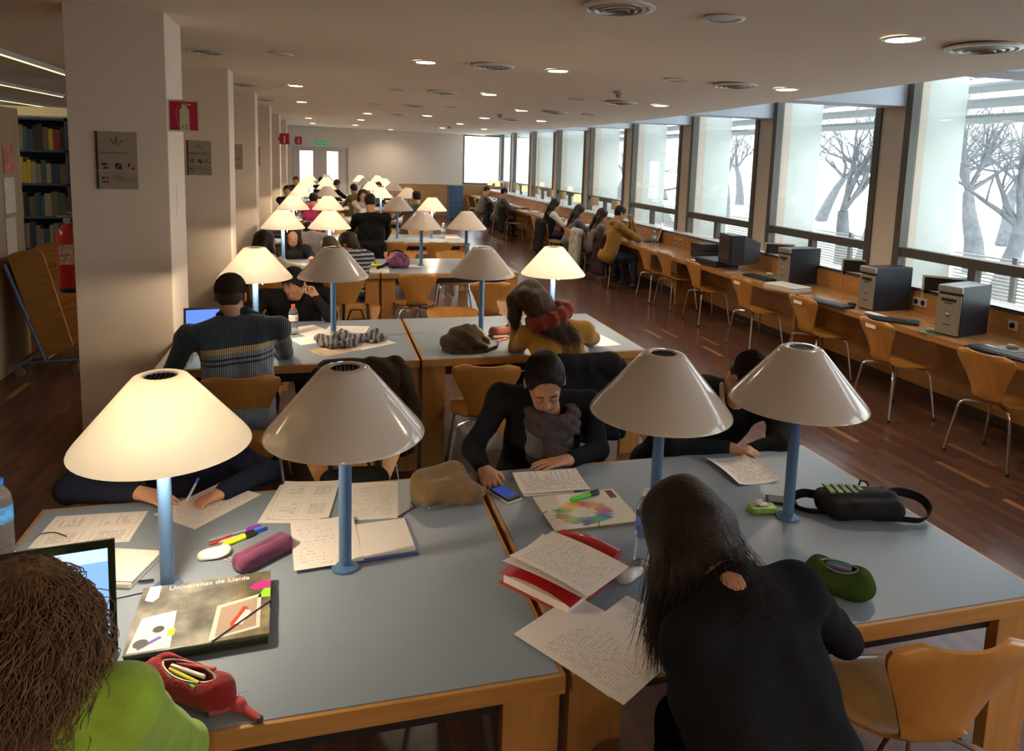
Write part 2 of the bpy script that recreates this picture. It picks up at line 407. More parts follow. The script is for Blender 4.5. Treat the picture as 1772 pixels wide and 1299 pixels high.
# ================================================================== THE ROOM
YE = 25.3
def sst(a, b, x): t = min(1, max(0, (x-a)/(b-a))); return t*t*(3-2*t)
def zc(x, y):  # height of the ceiling, slightly lower towards the windows
    return 2.94-(min(max(x, -1.02), 6.2)+1.02)/5.2*(.28-.20*sst(8, 24, y))
def xe(y): return 3.85+.065*y            # edge of the ceiling along the window slot
def xw(y): return 5.38+.03*y             # window plane
def xb(y): return 4.58+.012*y            # front of the window counter
def atc(u, v):                           # a measured spot on the ceiling
    z = 2.8
    for _ in range(12): p = at(u, v, z=z); z = zc(p.x, p.y)
    return Vector((p.x, p.y, z))
b = MB(); b.box((-7, -8, -.1), (7, YE+.2, 0)); struct(b.build('floor', 'floor'))
b = MB(); ny = 36; nx = 14; V = []; F = []
for j in range(ny+1):
    y = -8+(YE+8.2)*j/ny
    for i in range(nx+1):
        x = -7+(xe(y)+7)*i/nx; V.append((x, y, zc(x, y)))
n0 = len(V); V += [(x, y, z+.35) for x, y, z in V]; w = nx+1
for j in range(ny):
    for i in range(nx):
        q = j*w+i; F.append((q, q+w, q+w+1, q+1)); F.append((n0+q, n0+q+1, n0+q+w+1, n0+q+w))
    q = j*w+nx; F.append((q, q+w, n0+q+w, n0+q)); q = j*w; F.append((q+w, q, n0+q, n0+q+w))
for i in range(nx): F.append((i, i+1, n0+i+1, n0+i)); q = ny*w+i; F.append((q+1, q, n0+q, n0+q+1))
b.add(V, F); struct(b.build('ceiling', 'ceiling', smooth=False))
b = MB(); b.prism([(3.3, -8), (xw(-8)+.3, -8), (xw(YE)+.3, YE+.2), (3.3, YE+.2)], 3.2, 3.32); struct(b.build('trim_soffit', 'beam'))   # high soffit of the window slot
b = MB(); b.box((-7.15, -8, 0), (-7, YE+.2, 3.3)); struct(b.build('wall_left', 'wallwhite'))
b = MB(); b.box((-7, -8.15, 0), (7, -8, 3.3)); struct(b.build('wall_near', 'wallwhite'))
def pxy(x, y, z=0): return (x, y, z)
# window wall: piers, low wall, beams
YL = [-5.54, -3.24, -.94, 1.36, 3.66, 5.95, 8.22, 10.5, 12.95, 15.45, 18.0, 20.6, 23.2]; PW = .33
b = MB()
sl = [(xw(-8)-.06, -8), (xw(-8)+.2, -8), (xw(YE)+.2, YE), (xw(YE)-.06, YE)]
b.prism(sl, 0, .93); struct(b.build('wall_right', 'pier'))
def slab(b, y0, y1, d0, d1, z0, z1):
    b.prism([(xw(y0)+d0, y0), (xw(y0)+d1, y0), (xw(y1)+d1, y1), (xw(y1)+d0, y1)], z0, z1)
k = 0
for i, y in enumerate([-8.0]+YL+[YE-.12]):
    y1 = y+PW if y > -8 else -7.8
    if y > 25: y1 = YE
    b = MB(); slab(b, y, y1, -.05, .2, .93, 3.2); struct(b.build('wall_right', 'pier'))
for i, y in enumerate(YL):
    b = MB(); y1 = y+PW; zb = zc(xe(y), y)+.002
    b.prism([(xe(y)-.02, y), (xw(y)-.05, y), (xw(y1)-.05, y1), (xe(y1)-.02, y1)], zb, 3.2)
    struct(b.build('trim_beam', 'beam'))
# windows
wn = 0
edges = [(-7.8, YL[0])]+[(YL[i]+PW, YL[i+1]) for i in range(len(YL)-1)]+[(YL[-1]+PW, YE-.12)]
RAIL = 1.24
for (y0, y1) in edges:
    wn += 1; b = MB(); fw = .085
    slab(b, y0, y0+fw, -.07, .03, .93, 3.2); slab(b, y1-fw, y1, -.07, .03, .93, 3.2)
    o = struct(b.build(f'window_{wn}', 'frame'))
    b = MB(); slab(b, y0+fw, y1-fw, -.055, .02, RAIL-.045, RAIL+.045); b.build('window_rail', 'frame', o)
    ym = y0+(y1-y0)*.52
    b = MB(); slab(b, ym-.04, ym+.04, -.05, .02, .93, RAIL-.045); b.build('window_mullion', 'frame', o)
    for (a, c, z0, z1) in ((y0+fw, y1-fw, RAIL+.045, 3.2), (y0+fw, ym-.04, .93, RAIL-.045), (ym+.04, y1-fw, .93, RAIL-.045)):
        b = MB(); slab(b, a, c, -.012, -.004, z0, z1); b.build('window_pane', 'glass', o)
# sill shelf behind the counter
b = MB(); b.prism([(5.28-.096, -8), (xw(-8)-.05, -8), (xw(YE)-.05, YE), (5.28+.012*YE, YE)], .93, .955); struct(b.build('trim_sill', mat('painted_sill', (.66, .62, .58), .4)))
# end wall with doors and window
M['wain'] = mat('wainscot_veneer', (.40, .22, .09), .5, var=.1, vscale=2, stretch=(1, 1, 6))
b = MB(); T0, T1 = YE, YE+.15
for x0, x1, z0, z1 in ((-7, -.98, 0, 3.3), (-.98, .80, 2.26, 3.3), (.80, 4.74, 0, 3.3), (4.74, 6.12, 0, 1.10), (4.74, 6.12, 2.86, 3.3), (6.12, 7.1, 0, 3.3)):
    b.box((x0, T0, z0), (x1, T1, z1))
struct(b.build('wall_end', 'wallwhite'))
b = MB(); b.box((4.74, T0+.02, 1.10), (4.80, T0+.1, 2.86)); b.box((6.06, T0+.02, 1.10), (6.12, T0+.1, 2.86)); b.box((4.8, T0+.02, 1.10), (6.06, T0+.1, 1.17)); b.box((4.8, T0+.02, 2.80), (6.06, T0+.1, 2.86))
o = struct(b.build('window_30', 'frame')); b = MB(); b.box((4.8, T0+.055, 1.17), (6.06, T0+.062, 2.80)); b.build('window_pane', 'glass', o)
b = MB(); b.box((1.2, YE-.03, 0), (xw(YE)-.1, YE, 1.09)); struct(b.build('trim_wainscot', 'wain'))
for i, (x0, x1, g0, g1) in enumerate(((-.96, -.07, -.78, -.36), (-.07, .78, .10, .46))):
    b = MB()
    for q in ((x0, g0, 0, 2.2), (g1, x1, 0, 2.2), (g0, g1, 0, .72), (g0, g1, 2.12, 2.2)): b.box((q[0], YE+.03, q[2]), (q[1], YE+.08, q[3]))
    o = struct(b.build(f'door_{i+1}', 'doorpaint'))
    b = MB(); b.box((g0, YE+.05, .72), (g1, YE+.056, 2.12)); b.build('door_pane', 'glass', o)
    b = MB(); xh = x1-.07 if i == 0 else x0+.07; b.box((xh-.03, YE-.03, 1.0), (xh+.03, YE+.03, 1.06), c=.01); b.build('door_handle', 'dark', o)
b = MB(); b.box((-.98, YE-.02, 2.2), (.80, YE+.05, 2.26)); b.box((-1.0, YE-.02, 0), (-.96, YE+.05, 2.26)); b.box((.78, YE-.02, 0), (.82, YE+.05, 2.26)); struct(b.build('trim_doorframe', 'doorpaint'))
# pillars
PIL = [-4.5, -1.3, 2.0, 5.38, 8.70, 11.92, 15.1, 18.3, 21.5]
for i, y in enumerate(PIL):
    b = MB(); d = .58 if i == 3 else .48
    b.box((-1.62, y, 0), (-1.02, y+d, 3.0), c=.006); struct(b.build('pillar', 'plaster'))
# baseboard of the counter wall
V = [(5.25-.096, -8), (5.27-.096, -8), (5.27+.012*YE, YE), (5.25+.012*YE, YE)]
b = MB(); b.prism(V, 0, .08); struct(b.build('baseboard_right', mat('dark_skirting', (.05, .025, .012), .4)))

# ------------------------------------------------------------------ outdoors
b = MB(); b.box((5.9, -30, -.5), (90, 90, -.35)); struct(b.build('ground_outside', mat('pale_ground', (.72, .76, .72), .9, var=.08, vscale=.3)))  # pale ground colour with faint random variation
M['fin'] = mat('outer_fin_render', (.62, .64, .59), .9, var=.05, vscale=2)
M['louv'] = mat('grey_louver_metal', (.30, .31, .31), .5, metal=.3)
for i, y in enumerate(YL):
    b = MB(); xo = xw(y)
    b.box((xo+.2, y+.0, -.4), (xo+.66, y+.26, 4.0)); struct(b.build('wall_fin', 'fin'))
for i, (y0, y1) in enumerate(edges):
    if i < 4: continue
    i -= 3
    t = thing('sunshade', f'grey slatted sunshade outside above window {["","one","two","three","four","five","six","seven","eight","nine","ten"][i]} counted from the camera', 'sunshade', (xw(y0)+.72, y0, 2.6), 0, 'slatted sunshades above the windows')
    for j in range(4):
        b = MB(); b.box((.02, .0, -.02+j*.17), (.17, y1-y0+.24, .012+j*.17), T(ry=.35)); b.build('slat', 'louv', t)
    b = MB(); b.box((-.05, (y1-y0)*.45, -.12), (.0, (y1-y0)*.45+.05, .62)); b.build('bracket', 'frame', t)
    t = thing('louver_panel', f'ribbed white metal balustrade panel outside window {["","one","two","three","four","five","six","seven","eight","nine","ten"][i]} counted from the camera', 'balustrade', (xw(y0)+.75, y0, .5), 0, 'balustrade panels outside the windows')
    b = MB()
    for j in range(22): b.box((0, .0, j*.034), (.02, y1-y0, .016+j*.034))
    b.build('ribs', mat('white_ribbed_metal', (.8, .82, .8), .5) if 'ribs' not in M else M['ribs'], t)['kind'] = 'stuff'
    for q in (.15, .62): b = MB(); b.box((-.04, (y1-y0)*q, -.9), (0, (y1-y0)*q+.05, .76)); b.build('post', 'louv', t)
M['bark'] = mat('grey_bark', (.15, .15, .155), .9, var=.25, vscale=6, bump=.4, bscale=20)
def tree(x, y, h, seed, label, lean=0):
    r = random.Random(seed); t = thing('tree', label, 'tree', (x, y, -.35), r.uniform(0, 6), 'bare trees outside the windows')
    tr = MB(); br = MB()
    def grow(p, d, L, rad, lev):
        pts = [p]; q = p.copy(); dd = d.copy(); n = 5
        for i in range(n):
            dd = (dd+Vector((r.gauss(0, .12), r.gauss(0, .12), r.gauss(.04, .06)))).normalized(); q = q+dd*(L/n); pts.append(q.copy())
        rr = [rad*(1-.55*i/n) for i in range(n+1)]
        (tr if lev == 0 else br).tube(pts, rr, 9 if lev < 2 else 4 if lev < 4 else 3, caps=lev < 2)
        if lev >= 6: return
        for c in range([5, 4, 4, 4, 3, 2][lev]):
            a = r.uniform(.45, 1.0) if c else .2
            k = r.randint(2, n) if lev else n
            ax = Vector((r.gauss(0, 1), r.gauss(0, 1), r.gauss(0, .4))).normalized(); nd = (dd*math.cos(a)+ax*math.sin(a)).normalized()
            if nd.z < -.15: nd.z *= -.3
            grow(pts[k], nd, L*r.uniform(.6, .85), rr[k]*r.uniform(.5, .72), lev+1)
    grow(Vector((0, 0, 0)), Vector((lean, 0, 1)).normalized(), h*.27, h*.035, 0)
    tr.build('trunk', 'bark', t, smooth=True); br.build('branches', 'bark', t)['kind'] = 'stuff'
for i, (u, v, dx, h, lb) in enumerate((
    (1735, 430, 10.2, 6.0, 'gnarled bare tree with forked trunk outside the window nearest the camera'),
    (1690, 430, 15, 7.5, 'thin bare tree standing behind the gnarled one outside the nearest window'),
    (1455, 400, 9.4, 6.0, 'bare tree with several stems outside the second window'),
    (1500, 400, 14, 7, 'slender bare tree further off outside the second window'),
    (1300, 360, 10, 6.6, 'thick forked bare tree outside the third window'),
    (1255, 360, 16, 7, 'distant bare tree outside the third window'),
    (1170, 330, 11, 6.2, 'leaning bare tree outside the fourth window'),
    (1065, 320, 13, 6.5, 'bare tree outside the fifth window'),
    (985, 300, 14, 6.5, 'bare tree outside the sixth window'),
    (930, 300, 15, 6.5, 'bare tree outside the farthest side windows'),
    (1560, 400, 17, 7, 'bare tree with low limbs behind the pier between the two nearest windows'),
    (1740, 400, 22, 8, 'hazy bare tree far off at the right edge of the view'),
    (1420, 380, 22, 8, 'hazy bare tree far off in the second window'),
    (1280, 350, 25, 8.5, 'hazy bare tree far off in the third window'),
    (1150, 330, 22, 8, 'hazy bare tree far off in the fourth window'),
    (1600, 380, 24, 9, 'tall hazy bare tree in the distance between the two nearest windows'))):
    p = at(u, v, x=dx); tree(p.x, p.y, h, 11+i, lb, .1)

# ------------------------------------------------------------------ ceiling fittings
ordw = ['first', 'second', 'third', 'fourth', 'fifth', 'sixth', 'seventh', 'eighth', 'ninth', 'tenth', 'eleventh', 'twelfth', 'thirteenth', 'fourteenth', 'fifteenth', 'sixteenth', 'seventeenth', 'eighteenth', 'nineteenth', 'twentieth', 'twenty-first', 'twenty-second', 'twenty-third', 'twenty-fourth']
ordw += ['twenty-'+q for q in ordw[4:9]]+['thirtieth']+['thirty-'+q for q in ordw[:9]]
def near(lst): return sorted(lst, key=lambda p: p[1], reverse=True) if False else lst
LT = [(1563, 67), (966, 122), (737, 107), (512, 148), (847, 163), (1361, 154), (1143, 182), (522, 176), (636, 196), (625, 207), (615, 216), (740, 200), (903, 191), (534, 204), (541, 213), (839, 204), (937, 209), (796, 214), (676, 224), (765, 221), (838, 223)]
FILL_BEH = [(x_, y_) for y_ in (-1.6, -3.7, -5.8) for x_ in (-.25, 1.6, 3.2)]  # unseen downlights added behind the camera to warm the pillar fronts
for i, q_ in enumerate(LT+FILL_BEH):
    p = atc(*q_) if i < len(LT) else Vector((q_[0], q_[1], zc(*q_)))
    t = thing('downlight', f'glowing round recessed downlight, {ordw[i]} going away from the camera' if i < len(LT) else f'added unseen fill downlight behind the camera, {ordw[i-len(LT)]} of those', 'downlight', (p.x, p.y, p.z), 0, 'glowing downlights')
    b = MB(); b.lathe([(.085, -.001), (.085, -.008), (.105, -.006), (.11, .0), (.105, .002)], 24, cap=False); b.build('trim_ring', 'white', t, True)
    b = MB(); b.lathe([(.0001, -.004), (.084, -.004)], 20, cap=False); b.build('lens', 'downlight', t)
    L = bpy.data.lights.new('downlight_spot', 'SPOT'); L.energy = 29 if i < len(LT) else 60; L.color = (1, .80, .58); L.spot_size = 2.75; L.spot_blend = .9; L.shadow_soft_size = .07
    lo = bpy.data.objects.new('downlight_spot', L); lo.location = (0, 0, -.03); link(lo, t)
for i, (u, v) in enumerate([(1252, 32), (487, 93), (1172, 138), (690, 155), (652, 180), (782, 185), (1000, 172), (1020, 198)]):
    p = atc(u, v)
    t = thing('downlight', f'round recessed downlight switched off, {ordw[i]} of the dark ones going away from the camera', 'downlight', p, 0, 'dark downlights')
    b = MB(); b.lathe([(.088, -.001), (.088, -.008), (.11, -.006), (.115, .0), (.11, .002)], 24, cap=False); b.build('trim_ring', 'white', t, True)
    b = MB(); b.lathe([(.0001, -.003), (.088, -.003)], 20, cap=False); b.build('lens', 'silver', t)
for i, (u, v) in enumerate([(1070, 12), (1703, 82), (853, 114), (358, 88), (1272, 147), (766, 159), (424, 146), (1075, 177), (716, 182), (962, 194), (687, 197), (885, 206), (460, 172)]):
    p = atc(u, v)
    t = thing('air_diffuser', f'round slotted air diffuser in the ceiling, {ordw[i]} of them going away from the camera', 'air vent', p, 0, 'ceiling air diffusers')
    sc = .19
    for j, r0 in enumerate((1.0, .76, .54, .32)):
        b = MB(); r1 = r0*sc; b.lathe([(r1, .0), (r1*.97, -.012-.004*j), (r1*.84, -.016-.004*j), (r1*.80, -.004)], 28, cap=False); b.build('ring', 'silver' if j else 'white', t, True)
    b = MB(); b.lathe([(.0001, -.002), (sc*.95, -.002)], 24, cap=False); b.build('backing', 'dark', t)
for i, (u, v) in enumerate([(1071, 158), (866, 197), (778, 218)]):
    p = atc(u, v)
    t = thing('smoke_detector', f'small round smoke detector on the ceiling, {ordw[i]} from the camera', 'smoke detector', p, 0, 'smoke detectors')
    b = MB(); b.lathe([(.055, 0), (.055, -.02), (.04, -.03)], 18); b.build('base', 'beige', t, True)
    b = MB(); b.lathe([(.03, -.03), (.03, -.055), (.015, -.065)], 14); b.build('sensor', 'silver', t, True)
for i, (a, c) in enumerate((((-60, 65), (119, 125)), ((-60, 128), (108, 163)), ((-60, 160), (100, 185)))):
    p = atc(*a); q = atc(*c)
    t = thing('strip_light', f'fluorescent strip light on the ceiling over the bookshelves, {ordw[i]} from the camera', 'strip light', p, 0, 'strip lights over the bookshelves')
    d = q-p; b = MB(); b.cyl((0, 0, -.03), d+Vector((0, 0, -.03)), .028, n=8); b.build('tube', 'tube', t)
    b = MB(); b.cyl((0, 0, -.005), d+Vector((0, 0, -.005)), .05, n=6); b.build('housing', 'white', t)
for i, (x, y) in enumerate(((-4.2, 9), (-4.2, 12.5), (-4.2, 5))):
    area('shelf_lighting', (x, y, 2.7), (0, 0, 0), .3, 2.4, 12, (1, .80, .50))

# ================================================================== FURNITURE
X0, XD, X1 = -.97, .593, 2.154
ROWS = [2.16, 5.056, 8.46, 11.35, 14.8, 17.9, 20.7, 23.5]
rown = ['nearest', 'second', 'third', 'fourth', 'fifth', 'sixth', 'seventh', 'farthest']
M['groove'] = M['black']
def make_table(label):
    t = thing('study_table', label, 'table', (0, 0, 0), 0, 'blue-topped study tables')
    w, d = XD-X0-.012, 1.2; e = .014
    b = MB(); b.box((e, e, .715), (w-e, d-e, .752)); b.build('tabletop', 'laminate', t)
    b = MB(); b.box((0, 0, .70), (w, e, .75), c=.002); b.box((0, d-e, .70), (w, d, .75), c=.002); b.box((0, e, .70), (e, d-e, .75), c=.002); b.box((w-e, e, .70), (w, d-e, .75), c=.002)
    b.build('edge_band', 'beech', t)
    for x0 in (.004, w-.154):
        for y0 in (.03, d-.07):
            b = MB(); b.box((x0, y0, 0), (x0+.15, y0+.04, .69), c=.003); b.build('leg', 'beechv', t)
    b = MB(); b.box((.03, .06, .63), (w-.03, .08, .70)); b.box((.03, d-.08, .63), (w-.03, d-.06, .70)); b.box((.03, .08, .63), (.05, d-.08, .70)); b.box((w-.05, .08, .63), (w-.03, d-.08, .70)); b.build('underframe', 'black', t)
    return t
tab = None; TABS = []
for i, y in enumerate(ROWS):
    for s in (0, 1):
        lb = f'study table with blue top and beech edge, {"left" if s == 0 else "right"} half of the {rown[i]} table block'
        o = make_table(lb) if tab is None else copy_tree(tab); tab = tab or o
        o['label'] = lb; o.location = ((X0 if s == 0 else XD+.006), y-.6, 0)
# lamps
LX = [-.449, .058, 1.105, 1.645]; HL = .6458
def make_lamp(lit):
    t = thing('table_lamp', 'x', 'lamp', (0, 0, 0), 0, 'cone lamps on the study tables')
    b = MB(); b.lathe([(.042, 0), (.042, .008), (.03, .012), (.022, .016)], 24); b.build('base', 'bluepole', t, True)
    b = MB(); b.lathe([(.0195, .012), (.0195, .50)], 20); b.build('pole', 'bluepole', t, True)
    R, r0, h = .24, .066, .205; zt = HL; zb = HL-h
    prof = [(R, zb), (R-.002, zb+.006)]
    for j in range(1, 12): f = j/12; prof.append((R+(r0+.012-R)*f, zb+.006+(h-.016)*f))
    prof += [(r0+.006, zt-.004), (r0-.004, zt), (r0-.02, zt), (r0-.024, zt-.004), (r0-.016, zt-.010)]
    th = .0035
    inner = [(R+(r0+.008-R)*f-th*1.3, zb+.004+(h-.02)*f) for f in (1, .8, .6, .4, .2, 0)]
    b = MB(); b.lathe(prof+inner+[(R, zb)], 48, cap=False); b.build('shade', 'shade_on' if lit else 'shade_off', t, True)
    b = MB(); b.lathe([(.001, zt-.012), (.046, zt-.012), (.048, zt-.004), (.043, zt-.001)], 24, cap=False)
    for j in range(-3, 4): b.box((j*.012-.002, -math.sqrt(.042**2-(j*.012)**2), zt-.012), (j*.012+.002, math.sqrt(.042**2-(j*.012)**2), zt-.004))
    b.build('dark_vent_hole', 'black', t)  # black disc stands for the shade inside the shade's open top
    b = MB(); b.cyl((.0, 0, .50), (0, 0, .535), .026, n=16); b.box((.0, -.008, .505), (.045, .008, .515)); b.build('socket', 'white', t, True)
    b = MB(); b.cyl((.04, 0, .43), (.04, 0, .50), .012, n=12); b.cyl((.045, 0, .395), (.045, 0, .43), .004, n=6); b.build('pull_switch', 'white', t, True)
    b = MB(); b.ball((0, -.03, .49+.06), (.028, .028, .036), 14); b.build('bulb', 'bulb' if lit else 'bulb_off', t, True)
    if lit:
        for dx in (0,):
            L = bpy.data.lights.new('lamp_light', 'POINT'); L.energy = 8.5; L.color = (1, .84, .60); L.shadow_soft_size = .03
            lo = bpy.data.objects.new('lamp_light', L); lo.location = (dx, -.095, .465); link(lo, t)
    return t
LIT = ['1000', '1001', '1100', '1101', '1010', '1110', '1101', '1011']
prot = {}
posn = ['outermost left', 'second from the left', 'third from the left', 'outermost right']
for i, y in enumerate(ROWS):
    for j in range(4):
        lit = LIT[i][j] == '1'
        o = prot[lit] if False else (make_lamp(lit) if lit not in prot else copy_tree(prot[lit])); prot.setdefault(lit, o)
        o.location = (LX[j], y, .752)
        o['label'] = f'{"glowing" if lit else "unlit"} opal cone lamp on blue pole, {posn[j]} on the {rown[i]} table block'
# chairs
def shell(s0, s1, n=14, m=12, th=.011):
    """moulded ply shell between two stations of its centre line (0 front edge of the seat, 1 top of the back)"""
    cl = [(0, .235, .425), (.08, .20, .442), (.25, .07, .445), (.42, -.07, .437), (.52, -.135, .443), (.58, -.17, .468), (.64, -.19, .51), (.75, -.208, .60), (.88, -.235, .705), (1, -.262, .80)]
    wd = [(0, .10), (.02, .16), (.06, .195), (.13, .215), (.25, .22), (.36, .20), (.46, .15), (.53, .115), (.58, .105), (.64, .112), (.72, .135), (.82, .172), (.90, .203), (.945, .212), (.975, .203), (.99, .18), (1, .13)]
    def ip(tb, s, c):
        for a, q in zip(tb, tb[1:]):
            if s <= q[0]: f = (s-a[0])/(q[0]-a[0]+1e-9); return a[c]+(q[c]-a[c])*f
        return tb[-1][c]
    V = []; F = []
    for k in (0, 1):
        for i in range(n+1):
            s = s0+(s1-s0)*i/n; y, z = ip(cl, s, 1), ip(cl, s, 2); w = ip(wd, s, 1)
            dy, dz = ip(cl, min(1, s+.01), 1)-ip(cl, max(0, s-.01), 1), ip(cl, min(1, s+.01), 2)-ip(cl, max(0, s-.01), 2); L = math.hypot(dy, dz) or 1
            nyv, nz = -dz/L, dy/L      # points to the underside / rear
            for j in range(m+1):
                f = -1+2*j/m; x = w*f; bend = .035*f*f*(1 if s > .62 else (s/.62)**2*.7-.1)
                V.append((x, y-nyv*bend+nyv*th*k, z-nz*bend*.9+nz*th*k))
    w_ = m+1; N = (n+1)*w_
    for i in range(n):
        for j in range(m):
            q = i*w_+j; F.append((q, q+1, q+w_+1, q+w_)); q += N; F.append((q+1, q, q+w_, q+w_+1))
        q = i*w_; F.append((q, q+w_, N+q+w_, N+q)); q = i*w_+m; F.append((q+w_, q, N+q, N+q+w_))
    for j in range(m):
        q = j; F.append((q+1, q, N+q, N+q+1)); q = n*w_+j; F.append((q, q+1, N+q+1, N+q))
    return MB().add(V, F)
def make_chair():
    t = thing('chair', 'x', 'chair', (0, 0, 0), 0, 'moulded beech chairs')
    shell(0, .585).build('seat', 'ply', t, True); shell(.585, 1, 16).build('backrest', 'ply', t, True)
    b = MB(); b.lathe([(.075, .418), (.075, .432)], 20, T((0, .0, 0))); b.build('seat_mount', 'black', t, True)
    for sx in (-1, 1):
        for sy in (-1, 1):
            b = MB(); P = [Vector((sx*.03, sy*.05, .412)), Vector((sx*.12, sy*.12, .408)), Vector((sx*.165, sy*.155, .40)), Vector((sx*.182, sy*.172, .38)), Vector((sx*.19, sy*.178, .34)), Vector((sx*.235, sy*.215, .012))]
            b.tube(P, .0095, 8); b.build('leg', 'chrome', t, True)
            bpy_leg = t.children[-1]
            b = MB(); b.cyl((sx*.235, sy*.215, 0), (sx*.2335, sy*.214, .02), .012, n=8); b.build('glide', 'black', bpy_leg)
    return t
CH = [None]
def chair(x, y, rz, label, group='moulded beech chairs', z=0):
    if CH[0] is None: CH[0] = make_chair(); o = CH[0]
    else: o = copy_tree(CH[0])
    o.location = (x, y, z); o.rotation_euler = (0, 0, rz); o['label'] = label; o['group'] = group
    return o
CX4 = [-.45, .19, .97, 1.62]
side4 = ['left-hand', 'inner left', 'inner right', 'right-hand']
dark_skip = set()
for i, y in enumerate(ROWS):
    for j in range(4):
        rz = random.uniform(-.12, .12); jx = random.uniform(-.04, .04)
        yf = y-.6-.12+random.uniform(-.04, .06)
        if i == 0:
            if j == 0: chair(-.50, 1.22, .05, 'beech chair under the curly-haired person in green')
            if j == 2: chair(.92, 1.15, -.15, 'beech chair under the long-haired person in black')
            if j == 3: chair(1.66, 1.61, -.14, 'empty beech chair pushed under the nearest table beside the person in black')
            if j == 1: pass
        else:
            xx = CX4[j]+jx
            nm = {(1, 0): 'beech chair of the person in the striped sweater', (1, 1): 'beech chair carrying the brown jacket behind the nearest tables', (1, 2): 'empty beech chair turned aside between the two nearest table blocks', (1, 3): 'beech chair with the black coat under the person in mustard yellow'}.get((i, j), f'beech chair, back to the camera, {side4[j]} place of the {rown[i]} table block')
            if (i, j) == (1, 2): xx, yf, rz = .98, 4.33, -.18
            if (i, j) == (1, 3): xx, yf, rz = 1.52, 4.36, .05
            if (i, j) == (1, 0): xx, yf, rz = -.45, 4.33, .0
            if (i, j) == (1, 1): xx, yf, rz = .19, 4.40, .04
            if i == 2: yf = [7.62, 7.62, 7.76, 7.2][j]
            if i == 3: yf = 10.66
            chair(xx, yf, rz, nm)
        if i < 6:
            yb = y+.6+.12+random.uniform(-.03, .06); xx = CX4[j]+jx
            nm = {(0, 0): 'beech chair of the person writing behind the glowing near lamp', (0, 1): 'beech chair with the black bag behind the second near lamp', (0, 2): 'beech chair of the person in the grey scarf', (0, 3): 'beech chair of the short-haired person bending over a sheet'}.get((i, j), f'beech chair facing the camera, {side4[j]} place behind the {rown[i]} table block')
            if i == 0: xx, yb = [-.42, .12, .99, 1.72][j], [3.02, 2.86, 3.1, 3.05][j]
            if i == 1: xx = [-.35, .25, .98, 1.7][j]; yb = [5.9, 5.78, 5.55, 5.9][j]+.02
            chair(xx, yb, PI+rz, nm)
# window counter
t = thing('window_counter', 'long beech counter running along the windows under the computers', 'counter')
b = MB(); b.prism([(xb(-8), -8), (5.26-.096, -8), (5.26+.012*(YE-.05), YE-.05), (xb(YE-.05), YE-.05)], .70, .75); b.build('worktop', 'benchwood', t)
b = MB(); b.prism([(5.24-.096, -8), (5.278-.096, -8), (5.278+.012*(YE-.05), YE-.05), (5.24+.012*(YE-.05), YE-.05)], .751, .93); b.build('backsplash', 'benchwood', t)
b = MB(); b.prism([(5.22-.096, -8), (5.24-.096, -8), (5.24+.012*(YE-.05), YE-.05), (5.22+.012*(YE-.05), YE-.05)], .08, .70); b.build('knee_panel', 'benchwood', t)
for i in range(9):
    y = 1+i*2.8; b = MB(); b.box((xb(y)+.25, y, 0.0), (5.24+.012*y, y+.03, .70)); b.build('support', 'beechv', t)
cardm = M['whitepaper']
for i, (x, y, rz) in enumerate(((4.64, 3.88, -PI/2+.12), (4.65, 4.88, -PI/2-.05), (4.68, 5.9, -PI/2+.02), (4.70, 7.0, -PI/2), (4.80, 8.27, -PI/2-.04), (4.84, 9.2, -PI/2+.05), (4.80, 9.75, -PI/2))):
    o = chair(x, y, rz, f'beech chair pushed under the window counter, {ordw[i]} from the camera', 'chairs along the window counter')
    if i in (1, 2, 3):
        b = MB(); b.box((-.06, -.275, .735), (.06, -.2725, .765), T((0, -.004, 0), rx=.0)); b.build('label_strip', 'whitepaper', o)
for i, (x, y) in enumerate(((4.55, 11.0), (4.45, 11.9), (4.45, 12.6), (4.3, 13.6), (4.5, 14.6), (4.55, 15.2), (4.5, 17.6), (4.5, 19.2), (4.5, 20.6), (4.6, 21.8), (4.55, 22.8))):
    chair(x+.12, y, -PI/2+random.uniform(-.1, .1), f'far beech chair along the window counter, {ordw[i]} past the seven empty near ones', 'chairs along the window counter')
